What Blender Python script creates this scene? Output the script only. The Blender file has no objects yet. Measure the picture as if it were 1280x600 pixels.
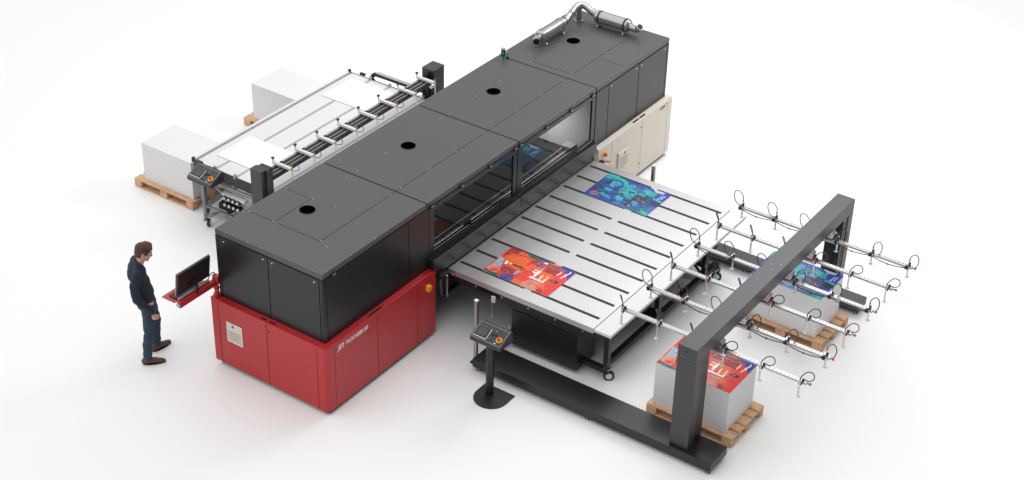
import bpy, bmesh, math, random
import numpy as np
from mathutils import Vector, Matrix
random.seed(4)
S = bpy.context.scene
COL = S.collection

# ------------------------------------------------------------------ materials
def lin(c):
    return tuple(((v/255.0)/12.92 if v/255.0 <= 0.04045 else ((v/255.0+0.055)/1.055)**2.4) for v in c)

def mat(name, rgb, rough=0.5, metal=0.0, spec=0.5, coat=0.0, noise=0.0, nscale=40.0, bump=0.0, bscale=400.0, emit=None):
    m = bpy.data.materials.new(name); m.use_nodes = True
    nt = m.node_tree; b = nt.nodes['Principled BSDF']
    b.inputs['Base Color'].default_value = (*rgb, 1)
    b.inputs['Roughness'].default_value = rough
    b.inputs['Metallic'].default_value = metal
    b.inputs['Specular IOR Level'].default_value = spec
    b.inputs['Coat Weight'].default_value = coat
    b.inputs['Coat Roughness'].default_value = 0.15
    tc = nt.nodes.new('ShaderNodeTexCoord')
    if noise > 0:
        n = nt.nodes.new('ShaderNodeTexNoise'); n.inputs['Scale'].default_value = nscale; n.inputs['Detail'].default_value = 5
        nt.links.new(tc.outputs['Object'], n.inputs['Vector'])
        mr = nt.nodes.new('ShaderNodeMapRange')
        mr.inputs['To Min'].default_value = 1-noise; mr.inputs['To Max'].default_value = 1+noise
        nt.links.new(n.outputs['Fac'], mr.inputs['Value'])
        mx = nt.nodes.new('ShaderNodeVectorMath'); mx.operation = 'SCALE'
        mx.inputs[0].default_value = rgb
        nt.links.new(mr.outputs['Result'], mx.inputs['Scale'])
        nt.links.new(mx.outputs['Vector'], b.inputs['Base Color'])
        mr2 = nt.nodes.new('ShaderNodeMapRange')
        mr2.inputs['To Min'].default_value = max(0.02, rough-noise*0.4); mr2.inputs['To Max'].default_value = min(1, rough+noise*0.4)
        nt.links.new(n.outputs['Fac'], mr2.inputs['Value']); nt.links.new(mr2.outputs['Result'], b.inputs['Roughness'])
    if bump > 0:
        n2 = nt.nodes.new('ShaderNodeTexNoise'); n2.inputs['Scale'].default_value = bscale; n2.inputs['Detail'].default_value = 2
        nt.links.new(tc.outputs['Object'], n2.inputs['Vector'])
        bp = nt.nodes.new('ShaderNodeBump'); bp.inputs['Strength'].default_value = bump; bp.inputs['Distance'].default_value = 0.002
        nt.links.new(n2.outputs['Fac'], bp.inputs['Height']); nt.links.new(bp.outputs['Normal'], b.inputs['Normal'])
    if emit:
        b.inputs['Emission Color'].default_value = (*emit[0], 1); b.inputs['Emission Strength'].default_value = emit[1]
    return m

def wood(name):
    m = bpy.data.materials.new(name); m.use_nodes = True
    nt = m.node_tree; b = nt.nodes['Principled BSDF']; b.inputs['Roughness'].default_value = 0.75
    tc = nt.nodes.new('ShaderNodeTexCoord'); mp = nt.nodes.new('ShaderNodeMapping')
    mp.inputs['Scale'].default_value = (14, 2.2, 14)
    nt.links.new(tc.outputs['Object'], mp.inputs['Vector'])
    n = nt.nodes.new('ShaderNodeTexNoise'); n.inputs['Scale'].default_value = 2.5; n.inputs['Detail'].default_value = 8; n.inputs['Distortion'].default_value = 1.2
    nt.links.new(mp.outputs['Vector'], n.inputs['Vector'])
    cr = nt.nodes.new('ShaderNodeValToRGB')
    cr.color_ramp.elements[0].position = 0.3; cr.color_ramp.elements[0].color = (0.50, 0.27, 0.13, 1)
    cr.color_ramp.elements[1].position = 0.7; cr.color_ramp.elements[1].color = (0.78, 0.53, 0.33, 1)
    nt.links.new(n.outputs['Fac'], cr.inputs['Fac']); nt.links.new(cr.outputs['Color'], b.inputs['Base Color'])
    return m

def glass(name, tint, refl=0.06):
    m = bpy.data.materials.new(name); m.use_nodes = True
    nt = m.node_tree; nt.nodes.clear()
    out = nt.nodes.new('ShaderNodeOutputMaterial'); mix = nt.nodes.new('ShaderNodeMixShader')
    tr = nt.nodes.new('ShaderNodeBsdfTransparent'); tr.inputs['Color'].default_value = (tint, tint, tint, 1)
    gl = nt.nodes.new('ShaderNodeBsdfGlossy'); gl.inputs['Roughness'].default_value = 0.05; gl.inputs['Color'].default_value = (0.8, 0.8, 0.8, 1)
    mix.inputs['Fac'].default_value = refl
    nt.links.new(tr.outputs[0], mix.inputs[1]); nt.links.new(gl.outputs[0], mix.inputs[2]); nt.links.new(mix.outputs[0], out.inputs['Surface'])
    return m

def vcol(name):
    m = bpy.data.materials.new(name); m.use_nodes = True
    nt = m.node_tree; b = nt.nodes['Principled BSDF']; b.inputs['Roughness'].default_value = 0.45
    a = nt.nodes.new('ShaderNodeAttribute'); a.attribute_name = 'ink'; a.attribute_type = 'GEOMETRY'
    nt.links.new(a.outputs['Color'], b.inputs['Base Color'])
    return m

M = dict(
    floor=mat('floor_white', (0.90, 0.90, 0.90), 0.7, spec=0.2),
    roof=mat('grey_powder_coat', lin((80, 79, 82)), 0.40, spec=0.45, noise=0.05, nscale=1.6, bump=0.12, bscale=260),
    black=mat('black_powder_coat', (0.011, 0.011, 0.0125), 0.34, spec=0.5, noise=0.06, nscale=4, bump=0.12, bscale=260),
    hole=mat('open_hole', (0.001, 0.001, 0.001), 0.9, spec=0.0),
    dark=mat('matt_black', (0.008, 0.008, 0.009), 0.6),
    charcoal=mat('charcoal_steel', lin((58, 57, 61)), 0.42, noise=0.03, nscale=5, bump=0.12, bscale=260),
    blacksteel=mat('black_steel', (0.012, 0.012, 0.013), 0.4, noise=0.08, nscale=6),
    red=mat('red_paint', (0.47, 0.019, 0.024), 0.34, spec=0.5, noise=0.03, nscale=5, bump=0.06, bscale=300),
    redseam=mat('dark_red_gap', (0.06, 0.002, 0.003), 0.7),
    cream=mat('cream_paint', lin((222, 214, 200)), 0.45, noise=0.02, nscale=5),
    creamseam=mat('cream_gap', (0.16, 0.14, 0.12), 0.7),
    alu=mat('brushed_aluminium', (0.40, 0.40, 0.41), 0.32, metal=0.8, noise=0.05, nscale=8),
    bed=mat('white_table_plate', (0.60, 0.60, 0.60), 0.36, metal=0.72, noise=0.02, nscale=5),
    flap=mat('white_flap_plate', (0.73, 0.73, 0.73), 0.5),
    inner=mat('shaded_bed_plate', (0.035, 0.035, 0.038), 0.5),  # outer table's plate, darkened in colour for the shade under the hood
    innerwall=mat('bright_inner_panel', (0.88, 0.88, 0.89), 0.45, metal=0.3),
    steel=mat('steel', (0.62, 0.62, 0.64), 0.3, metal=0.9, noise=0.06, nscale=30),
    pipe=mat('galvanised_pipe', (0.40, 0.40, 0.41), 0.28, metal=0.85, noise=0.10, nscale=14),
    chrome=mat('chrome', (0.85, 0.85, 0.86), 0.15, metal=1.0),
    paper=mat('white_paper', (0.775, 0.775, 0.78), 0.8, spec=0.2),
    sheet=mat('fresh_white_sheet', (0.90, 0.90, 0.90), 0.8, spec=0.2),
    feed=mat('pale_feed_plate', (0.72, 0.72, 0.725), 0.5),
    rubber=mat('black_rubber', (0.015, 0.015, 0.016), 0.65),
    hose=mat('grey_hose', (0.06, 0.06, 0.065), 0.65),
    clear=mat('pale_plastic', (0.72, 0.72, 0.72), 0.3),
    redcap=mat('red_plastic', (0.75, 0.02, 0.02), 0.35),
    blue=mat('blue_plastic', (0.01, 0.09, 0.55), 0.35),
    yellow=mat('yellow_plastic', (0.85, 0.56, 0.01), 0.4),
    green=mat('green_plastic', (0.0, 0.30, 0.17), 0.35),
    orange=mat('orange_plastic', (0.75, 0.22, 0.04), 0.4),
    white=mat('white_lettering', (0.88, 0.86, 0.82), 0.5),
    screen=mat('dark_screen', (0.05, 0.05, 0.055), 0.12),
    silverframe=mat('silver_bezel', (0.7, 0.7, 0.7), 0.35, metal=0.6),
    lid=mat('grey_lid', lin((150, 150, 150)), 0.5),
    railgrey=mat('grey_rail', (0.42, 0.42, 0.43), 0.45, metal=0.2),
    wood=wood('pallet_wood'),
    glass=glass('tinted_glass', 0.36, 0.04),
    ink=vcol('printed_ink'),
    skin=mat('skin', (0.62, 0.33, 0.24), 0.5),
    sweater=mat('navy_knit', (0.018, 0.024, 0.042), 0.9, noise=0.25, nscale=30, bump=0.4, bscale=220),
    denim=mat('denim', (0.026, 0.052, 0.080), 0.85, noise=0.35, nscale=14, bump=0.3, bscale=200),
    leather=mat('brown_leather', (0.11, 0.055, 0.036), 0.45, noise=0.2, nscale=18),
    hair=mat('brown_hair', (0.085, 0.030, 0.014), 0.6, noise=0.4, nscale=60, bump=0.6, bscale=120),
    eye=mat('eye_white', (0.7, 0.68, 0.66), 0.3),
    lips=mat('lips', (0.5, 0.18, 0.15), 0.5),
)

# ------------------------------------------------------------------ mesh builder
ROOTLOC = {}
class MB:
    def __init__(s):
        s.v = []; s.f = []; s.m = []; s.sm = []; s.mats = []; s.cur = 0
    def mat(s, key):
        m = M[key]
        if m not in s.mats: s.mats.append(m)
        s.cur = s.mats.index(m); return s
    def raw(s, verts, faces, smooth=False):
        o = len(s.v); s.v += [tuple(v) for v in verts]
        for f in faces:
            s.f.append([o+i for i in f]); s.m.append(s.cur); s.sm.append(smooth)
        return s
    def bm(s, bm, smooth=False):
        bm.verts.ensure_lookup_table(); bm.verts.index_update()
        s.raw([v.co[:] for v in bm.verts], [[v.index for v in f.verts] for f in bm.faces], smooth); bm.free(); return s
    def box(s, x0, x1, y0, y1, z0, z1, bev=0.0, seg=2, M4=None):
        b = bmesh.new(); bmesh.ops.create_cube(b, size=1)
        sx, sy, sz = x1-x0, y1-y0, z1-z0
        for v in b.verts: v.co = Vector(((v.co.x+.5)*sx+x0, (v.co.y+.5)*sy+y0, (v.co.z+.5)*sz+z0))
        if bev > 0:
            bmesh.ops.bevel(b, geom=list(b.edges), offset=min(bev, abs(sx)/2.2, abs(sy)/2.2, abs(sz)/2.2), segments=seg, affect='EDGES', profile=0.5)
        if M4 is not None: bmesh.ops.transform(b, matrix=M4, verts=b.verts)
        return s.bm(b)
    def cyl(s, p0, p1, r0, r1=None, n=20, caps=True):
        if r1 is None: r1 = r0
        p0 = Vector(p0); p1 = Vector(p1); d = (p1-p0).normalized()
        a = d.orthogonal().normalized(); c = d.cross(a)
        vs = []
        for p, r in ((p0, r0), (p1, r1)):
            for i in range(n):
                t = 2*math.pi*i/n; vs.append(p+a*r*math.cos(t)+c*r*math.sin(t))
        s.raw(vs, [[i, (i+1) % n, n+(i+1) % n, n+i] for i in range(n)], True)
        if caps:
            s.raw(vs[:n], [list(range(n))[::-1]]); s.raw(vs[n:], [list(range(n))])
        return s
    def tube(s, pts, r, n=8, closed=False, smooth_iter=0):
        P = [Vector(p) for p in pts]
        for _ in range(smooth_iter):
            Q = [P[0]]
            for i in range(len(P)-1):
                Q += [P[i].lerp(P[i+1], .25), P[i].lerp(P[i+1], .75)]
            Q.append(P[-1]); P = Q
        rr = r if isinstance(r, (list, tuple)) else None
        vs = []; prev = None; k = len(P)
        for i, p in enumerate(P):
            d = (P[min(i+1, k-1)]-P[max(i-1, 0)]).normalized()
            if prev is None: a = d.orthogonal().normalized()
            else:
                a = (prev - d*prev.dot(d)); a = a.normalized() if a.length > 1e-6 else d.orthogonal().normalized()
            prev = a; c = d.cross(a)
            for j in range(n):
                t = 2*math.pi*j/n; vs.append(p+(a*math.cos(t)+c*math.sin(t))*(rr[min(i, len(rr)-1)] if rr else r))
        fs = [[i*n+j, i*n+(j+1) % n, (i+1)*n+(j+1) % n, (i+1)*n+j] for i in range(k-1) for j in range(n)]
        s.raw(vs, fs, True); s.raw(vs[:n], [list(range(n))[::-1]]); s.raw(vs[-n:], [list(range(n))]); return s
    def ball(s, c, r, n=12, sc=(1, 1, 1)):
        b = bmesh.new(); bmesh.ops.create_uvsphere(b, u_segments=n, v_segments=max(6, n//2+2), radius=1)
        for v in b.verts: v.co = Vector((v.co.x*r*sc[0]+c[0], v.co.y*r*sc[1]+c[1], v.co.z*r*sc[2]+c[2]))
        return s.bm(b, True)
    def prism(s, pts, z0, z1, axis='z', M4=None):
        n = len(pts); vs = []
        for z in (z0, z1):
            for a, b in pts:
                v = (a, b, z) if axis == 'z' else ((z, a, b) if axis == 'x' else (a, z, b))
                vs.append(Vector(v) if M4 is None else M4 @ Vector(v))
        s.raw(vs, [list(range(n))[::-1], list(range(n, 2*n))]+[[i, (i+1) % n, n+(i+1) % n, n+i] for i in range(n)])
        return s
    def screw(s, c, ax='z', r=0.009):
        r *= 1.1
        d = {'z': (0, 0, 1), 'y': (0, -1, 0), 'x': (-1, 0, 0)}[ax]
        k = s.cur; s.mat('steel'); c = Vector(c); s.cyl(c-Vector(d)*.002, c+Vector(d)*.006, r, r*.6, 8); s.cur = k; return s
    def build(s, name, parent=None, local=False):
        me = bpy.data.meshes.new(name)
        off = Vector((0, 0, 0))
        if parent is not None and not local: off = ROOTLOC[parent.name]
        me.from_pydata([tuple(Vector(v)-off) for v in s.v], [], s.f)
        for m in s.mats: me.materials.append(m)
        me.polygons.foreach_set('material_index', s.m); me.polygons.foreach_set('use_smooth', s.sm)
        me.update()
        b = bmesh.new(); b.from_mesh(me); bmesh.ops.recalc_face_normals(b, faces=b.faces); b.to_mesh(me); b.free()
        o = bpy.data.objects.new(name, me); COL.objects.link(o)
        if parent is not None:
            o.parent = parent; ROOTLOC[o.name] = off.copy()
        else: ROOTLOC[o.name] = Vector((0, 0, 0))
        return o

def thing(name, loc, label, cat, group=None, rz=0):
    o = bpy.data.objects.new(name, None); COL.objects.link(o); o.empty_display_size = 0.1
    o.location = loc; o.rotation_euler[2] = rz; ROOTLOC[o.name] = Vector(loc)
    o['label'] = label; o['category'] = cat
    if group: o['group'] = group
    return o
def tag(o, label, cat, group=None):
    o['label'] = label; o['category'] = cat
    if group: o['group'] = group
    return o
def recenter(o, loc):
    # move the origin of a single-mesh thing to its base
    l = Vector(loc); o.data.transform(Matrix.Translation(-l)); o.location = l; return o
def copy_tree(o, parent=None):
    c = o.copy(); COL.objects.link(c)
    if parent is not None: c.parent = parent
    ROOTLOC[c.name] = ROOTLOC.get(o.name, Vector((0, 0, 0)))
    for ch in list(o.children): copy_tree(ch, c)
    return c
def text_obj(txt, size, mkey, name, parent, M4, shear=0.0, extrude=0.001, off=0.0, spacing=1.0, fit=None):
    cu = bpy.data.curves.new(name, 'FONT'); cu.body = txt; cu.size = size; cu.shear = shear; cu.extrude = extrude; cu.offset = off; cu.space_character = spacing
    t = bpy.data.objects.new(name+'_tmp', cu); COL.objects.link(t)
    bpy.context.view_layer.update()
    dg = bpy.context.evaluated_depsgraph_get()
    me = bpy.data.meshes.new_from_object(t.evaluated_get(dg)); bpy.data.objects.remove(t); bpy.data.curves.remove(cu)
    if fit:
        xs = [v.co.x for v in me.vertices]; k = fit/(max(xs)-min(xs)); me.transform(Matrix.Diagonal((k, 1, 1, 1)))
    me.transform(Matrix.Translation(-ROOTLOC[parent.name]) @ M4); me.materials.clear(); me.materials.append(M[mkey])
    o = bpy.data.objects.new(name, me); COL.objects.link(o); o.parent = parent; return o
def basis(o, x, y, z):
    m = Matrix.Identity(4)
    for i, c in enumerate((x, y, z)):
        c = Vector(c)
        for r in range(3): m[r][i] = c[r]
    for r in range(3): m[r][3] = o[r]
    return m
FACE_Y = lambda o: basis(o, (1, 0, 0), (0, 0, 1), (0, -1, 0))      # text on a face that looks towards -y
FACE_X = lambda o: basis(o, (0, -1, 0), (0, 0, 1), (-1, 0, 0))     # text on a face that looks towards -x

# ------------------------------------------------------------------ setting
g = MB().mat('floor'); g.raw([(-90, -90, 0), (120, -90, 0), (120, 120, 0), (-90, 120, 0)], [[0, 1, 2, 3]])
o = g.build('floor'); o['kind'] = 'structure'
# ------------------------------------------------------------------ printing machine
L = 8.147; W = 1.737; H = 2.048; E = 0.088
mroot = thing('printing_machine', (L/2, W/2, 0), 'long black flatbed printer with a red cabinet at one end, cream at the other', 'printer')
SE = [0.0, 2.05, 4.09, 6.06, L]
def roof(k):
    x0, x1 = SE[k]+(.009 if k else 0), SE[k+1]-(.009 if k < 3 else 0)
    b = MB().mat('roof'); b.box(x0, x1, 0, W, 1.972, H, .008)
    b.mat('dark')
    hx = [1.02, 3.082, 5.062, 7.146][k]
    b.mat('hole'); b.cyl((hx, 1.11, H-.004), (hx, 1.11, H+.003), .101, n=40)
    def ln(xa, xb, ya, yb):
        b.mat('dark'); b.box(min(xa, xb)-.0035, max(xa, xb)+.0035, min(ya, yb)-.0035, max(ya, yb)+.0035, H-.002, H+.0016)
    def sc(*pts):
        for x, y in pts: b.screw((x, y, H))
    if k == 0:
        ln(.557, .557, .505, 1.66); ln(.557, x1, .505, .505); ln(.557, 1.25, 1.25, 1.25); ln(1.25, 1.25, 1.25, 1.66)
        sc((.56, 1.663), (.555, 1.27), (.556, 1.225), (1.251, 1.659), (1.248, 1.275), (1.26, 1.225), (.57, .503), (1.93, 1.227), (1.29, .87), (.513, .358), (1.93, .505))
        for i in range(8): b.screw((.012, .1+i*.22, H), 'z', .004)
    elif k < 3:
        ln(x0, x1, .505, .505); s0 = SE[k]
        sc((s0+.1, 1.224), (s0+.7, 1.226), (s0+1.3, 1.226), (x1-.1, 1.224), (s0+.1, .508), (s0+.7, .508), (s0+1.3, .508), (x1-.1, .505))
    else:
        ln(6.2, 6.2, .505, 1.228); ln(6.2, 7.604, .505, .505); ln(6.89, 6.89, .028, .505)
        sc((6.2, 1.228), (6.2, .504), (6.89, .504), (7.604, .511), (6.906, 1.233), (7.604, 1.236), (7.1, .505))
    for i in range(9): b.screw((x0+.1+i*(x1-x0-.2)/8, .012, H), 'z', .004)
    o = b.build('roof_panel', mroot)
    r = MB().mat('charcoal')
    r.tube([(hx+.104*math.cos(t*math.pi/16), 1.11+.104*math.sin(t*math.pi/16), H+.003) for t in range(33)], .0035, 6)
    rr = r.build('vent_rim', o)
for k in range(4): roof(k)
# inner structure
b = MB().mat('dark')
b.box(.012, 2.06, .012, W-.012, 1.0, 1.972)                     # module one core
b.box(6.085, L-.012, .012, W-.012, 1.0, 1.972)                  # module four core
b.box(2.06, 6.085, W-.06, W-.016, 1.86, 1.972)                  # rear header
b.box(2.04, 6.10, .05, W-.05, .42, .80)                         # bed carrier
b.box(SE[2]-.03, SE[2]+.03, .012, .05, 1.2, 1.96)
b.build('inner_frame', mroot)
b = MB().mat('innerwall'); b.box(6.070, 6.084, .03, W-.07, .90, 1.968); b.build('inner_end_panel', mroot)
# panels
def panel(nm, mk, ax, pos, a0, a1, z0, z1, t=.014, screws=(), **k):
    b = MB().mat(mk)
    if ax == 'y': b.box(a0, a1, pos, pos+t, z0, z1, .003)
    else: b.box(pos, pos+t, a0, a1, z0, z1, .003)
    for (a, z) in screws:
        b.screw((a, pos, z) if ax == 'y' else (pos, a, z), ax, .012)
    return b.build(nm, mroot)
panel('corner_strip', 'black', 'y', 0, .0, .062, 1.035, 1.965)
panel('side_panel', 'black', 'y', 0, .072, 1.66, 1.035, 1.955)
panel('side_panel', 'black', 'y', 0, 1.670, 2.085, 1.035, 1.955)
panel('end_strip', 'black', 'x', 0, .018, .050, 1.035, 1.965)
panel('end_strip', 'black', 'x', 0, 1.69, W, 1.035, 1.965)
d = panel('end_door', 'black', 'x', 0, .060, .868, 1.035, 1.955, screws=[(.13, 1.90), (.80, 1.90)])
d = panel('end_door', 'black', 'x', 0, .878, 1.680, 1.035, 1.955, screws=[(.95, 1.90), (1.60, 1.90)])
panel('side_panel', 'black', 'y', 0, 6.085, 6.415, 1.035, 1.955)
panel('side_panel', 'black', 'y', 0, 6.425, 7.262, 1.035, 1.955, screws=[(6.49, 1.90), (7.19, 1.90)])
panel('side_panel', 'black', 'y', 0, 7.274, 8.09, 1.035, 1.955, screws=[(7.34, 1.90), (8.02, 1.90)])
panel('corner_strip', 'black', 'y', 0, 8.10, L, 1.035, 1.965)
b = MB().mat('black'); b.box(.0, 2.06, W-.014, W, 1.035, 1.965, .003); b.build('rear_panel', mroot)
b = MB().mat('black'); b.box(6.085, L, W-.014, W, 1.035, 1.965, .003); b.build('rear_panel', mroot)
b = MB().mat('black'); b.box(2.065, 6.08, W-.014, W, 1.84, 1.965, .003); b.build('rear_header', mroot)
b = MB().mat('black'); b.box(L-.014, L, .018, W-.016, 1.035, 1.965, .003); b.build('end_panel', mroot)
# hinge blocks on the front lip
for hx in (.20, 2.14, 2.78, 3.42, 4.01, 4.14, 4.77, 5.39, 5.96):
    b = MB().mat('dark'); b.box(hx-.035, hx+.035, -.022, .002, 1.94, 1.99, .006); b.screw((hx-.016, -.022, 1.967), 'y', .007); b.screw((hx+.016, -.022, 1.967), 'y', .007)
    b.build('hinge', mroot)
# windows
for (x0, x1) in ((2.095, 4.068), (4.088, 6.062)):
    z0, z1 = 1.195, 1.955; ga, gb, gc, gd = x0+.105, x1-.085, 1.225, 1.885
    b = MB().mat('black')
    b.box(x0, x1, 0, .03, gd, z1, .003); b.box(x0, x1, 0, .03, z0, gc, .003)
    b.box(x0, ga, .001, .029, gc-.001, gd+.001); b.box(gb, x1, .001, .029, gc-.001, gd+.001)
    fr = b.build('window', mroot)
    b = MB().mat('glass'); b.raw([(ga, .016, gc), (gb, .016, gc), (gb, .016, gd), (ga, .016, gd)], [[0, 1, 2, 3]]); b.build('pane', fr)
    for hx in (ga+.1, gb-.35):
        b = MB().mat('dark'); b.box(hx, hx+.16, -.004, .001, 1.200, 1.215); b.build('latch', fr)
# front skirt beam below the windows
b = MB().mat('black')
b.box(2.07, 4.058, -.09, -.002, 1.04, 1.192, .006); b.box(4.064, 6.02, -.09, -.002, 1.04, 1.192, .006)
b.box(2.11, 6.02, -.055, -.002, .905, 1.038, .004)
b.build('skirt_beam', mroot)
# print bed inside, one long plate with suction slots
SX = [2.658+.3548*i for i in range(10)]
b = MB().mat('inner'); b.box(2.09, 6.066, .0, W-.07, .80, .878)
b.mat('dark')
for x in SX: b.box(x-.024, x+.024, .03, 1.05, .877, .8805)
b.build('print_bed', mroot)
b = MB().mat('chrome')
for (y, z, r) in ((.18, 1.13, .030), (.11, 1.15, .012), (.25, 1.17, .010)):
    b.cyl((2.2, y, z), (5.75, y, z), r, n=16)
b.mat('steel'); b.box(5.62, 5.80, .11, .28, 1.12, 1.20, .01); b.mat('dark'); b.box(3.12, 3.16, .10, .20, 1.10, 1.215, .004)
b.build('gantry_rail', mroot)
b = MB().mat('blacksteel'); b.box(2.11, 6.02, .02, .05, .40, .88, .003); b.box(2.11, 6.02, -.02, .02, .42, .46); b.build('lower_panel', mroot)
b = MB().mat('blacksteel'); b.box(2.12, 2.32, -.07, .02, .46, .86, .006); b.build('cable_box', mroot)
b = MB().mat('dark'); b.box(2.20, 2.36, -.12, -.02, .80, .90, .008)
b.mat('hose'); b.tube([(2.2, -.1, .84), (2.17, -.13, .76), (2.2, -.12, .62), (2.24, -.1, .58)], .016, 8, smooth_iter=2)
b.mat('steel'); b.box(2.32, 2.345, -.12, -.095, .5, .80, .003); b.ball((2.30, -.13, .86), .016)
b.mat('redcap'); b.cyl((2.38, -.15, .84), (2.46, -.19, .82), .012)
b.build('cable_bracket', mroot)

# cabinets --------------------------------------------------------
def cabinet(mk, sk, xa, xb, seams_y, seams_x, left):
    """low cabinet under the hood; outer skin split into panels with real gaps"""
    z0, z1 = .06, 1.03; t = .02; ya, yb = -E, W+E
    c = MB().mat(sk); c.box(xa+.04, xb-.021, ya+.04, yb-.021, z0+.01, z1-.006)
    cab = c.build('cabinet', mroot)
    # long face
    xs = [xa+(.02 if left else 0)]+seams_x+[xb]
    if left: xs = [xa+.154]+seams_x[1:]+[xb]
    for i in range(len(xs)-1):
        a, q = xs[i]+(.004 if i or left else 0), xs[i+1]-(.004 if i < len(xs)-2 else 0)
        b = MB().mat(mk); b.box(a, q, ya, ya+t, z0, z1, .004); b.build('cabinet_door' if i else 'cabinet_panel', cab)
    # ledge
    b = MB().mat(mk)
    b.prism([(ya+.001, z1-.02), (ya+.001, z1), (ya+.02, z1+.004), (.01, z1+.012), (.01, z1-.02)], xa+.06 if left else xa, xb, 'x')
    if left:
        b.prism([(xa+.001, z1-.02), (xa+.001, z1), (xa+.02, z1+.004), (.01, z1+.012), (.01, z1-.02)], ya+.06, yb, 'y')
    else:
        b.prism([(xb-.001, z1-.02), (xb-.001, z1), (xb-.02, z1+.004), (L-.01, z1+.012), (L-.01, z1-.02)], ya+.01, yb, 'y')
    b.mat('dark')
    sx = [(.80, .88), (.92, 1.01)] if left else [(7.13, 7.24), (7.32, 7.43)]
    for a, q in sx: b.box(a-.02, q+.03, -.066, -.036, z1+.004, z1+.0125, .004)
    if left:
        for a, q in ((.76, .86), (.91, 1.0)): b.box(-.066, -.036, a, q, z1+.004, z1+.0125, .004)
    b.build('ledge', cab)
    return cab
cab = cabinet('red', 'redseam', -E, 2.112, [.065, .886, 1.70], [.066, .904, 1.722], True)
cab['label'] = 'red corner cabinet under the black hood'
# red short face panels
ys = [.066, .886, 1.702, W+E]
for i in range(3):
    b = MB().mat('red'); b.box(-E, -E+.02, ys[i]+.004, ys[i+1]-(.004 if i < 3 else 0), .06, 1.03, .004); b.build('cabinet_door' if i in (0, 1) else 'cabinet_panel', cab)
# rounded corner post
b = MB().mat('red'); R = .07; cx, cy = -E+R, -E+R
pts = [(cx+.03, cy+.03), (cx+.03, .062), (cx-R, .062)] + [(cx-R*math.cos(t*math.pi/20), cy-R*math.sin(t*math.pi/20)) for t in range(0, 11)] + [(.062, cy-R), (.062, cy+.03)]
n = len(pts); vs = [(x, y, z) for z in (.06, 1.03) for x, y in pts]
b.raw(vs, [list(range(n))[::-1], list(range(n, 2*n))]); b.raw(vs, [[i, (i+1) % n, n+(i+1) % n, n+i] for i in range(n)], False)
b.build('corner_post', cab)
b = MB().mat('dark'); b.cyl((-E-.003, .845, .905), (-E+.01, .845, .905), .014); b.build('lock', cab)
b = MB().mat('dark'); b.cyl((.714, -E-.003, .935-.045), (.714, -E+.01, .89), .013); b.build('lock', cab)
b = MB().mat('cream'); b.box(-E-.010, -E, 1.305, 1.575, .46, .765, .006)
b.mat('creamseam')
for i in range(7): b.box(-E-.0115, -E-.009, 1.33, 1.55, .50+i*.022, .504+i*.022)
b.mat('blue'); b.cyl((-E-.014, 1.46, .72), (-E-.008, 1.46, .72), .02); b.build('air_filter', cab)
def estop(c, d, parent, r=.035, name='emergency_stop'):
    c = Vector(c); d = Vector(d).normalized(); b = MB().mat('yellow'); b.cyl(c, c+d*.012, r*1.45, n=20)
    b.mat('redcap'); b.cyl(c+d*.012, c+d*.03, r*.5, r*.5, 16); b.cyl(c+d*.03, c+d*.05, r*.9, r*.8, 20)
    return b.build(name, parent)
b = MB().mat('yellow'); b.cyl((1.95, -E-.03, .84), (1.95, -E, .84), .052, n=20); b.mat('orange'); b.cyl((1.95, -E-.05, .84), (1.95, -E-.03, .84), .028, n=14); b.mat('yellow'); b.box(1.90, 1.93, -E-.045, -E, .87, .90, .004)
b.build('emergency_stop', cab)
fz = .845
text_obj('JETI', .095, 'white', 'lettering', cab, FACE_Y((.135, -E-.0015, .900)), .3, .001, .0022, fit=.125)
text_obj('TAURO', .088, 'white', 'lettering', cab, FACE_Y((.278, -E-.0015, .902)), .2, .001, 0.0003, fit=.178)
text_obj('H3300', .078, 'white', 'lettering', cab, FACE_Y((.470, -E-.0015, .905)), .3, .001, .002, fit=.135)
text_obj('UHS', .078, 'white', 'lettering', cab, FACE_Y((.622, -E-.0015, .905)), .3, .001, .002, fit=.088)
for fx, fy in ((-.03, -.03), (2.02, -.03), (-.03, 1.76), (6.16, -.03), (8.17, -.03)):
    b = MB().mat('steel'); b.cyl((fx, fy, .0), (fx, fy, .012), .03, n=16); b.cyl((fx, fy, .01), (fx, fy, .08), .012); b.build('levelling_foot', mroot)
cab2 = cabinet('cream', 'creamseam', 6.095, L+E, [], [6.46, 7.336, 8.10], False)
cab2['label'] = 'cream cabinet under the far end of the hood'
b = MB().mat('cream'); b.box(6.085, 6.10, -E, .1, .06, 1.03, .004); b.build('cabinet_panel', cab2)
b = MB().mat('cream'); b.box(L+E-.02, L+E, -E+.022, W+E, .06, 1.03, .004); b.build('cabinet_panel', cab2)
b = MB().mat('dark'); b.cyl((7.30, -E-.003, .89), (7.30, -E+.01, .89), .013); b.build('lock', cab2)
b = MB().mat('dark'); b.cyl((7.30, -E-.003, .25), (7.30, -E+.01, .25), .013); b.build('lock', cab2)
b = MB().mat('cream'); b.box(6.64, 6.93, -E-.03, -E, .43, .725, .006)
b.mat('creamseam')
for i in range(8): b.box(6.67, 6.90, -E-.0315, -E-.029, .46+i*.024, .464+i*.024)
b.mat('blue'); b.cyl((6.80, -E-.034, .685), (6.80, -E-.028, .685), .02); b.build('air_filter', cab2)
estop((6.24, -E, .895), (0, -1, 0), cab2, .034)
b = MB().mat('redcap'); b.cyl((6.16, -E-.02, .82), (6.25, -E-.1, .80), .012); b.mat('dark'); b.box(6.08, 6.17, -E-.06, -E+.0, .80, .84, .005); b.build('air_gun', cab2)
text_obj('AGFA', .062, 'dark', 'lettering', cab2, FACE_Y((7.86, -E-.0015, .935)), 0, .001, .0012)
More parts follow.
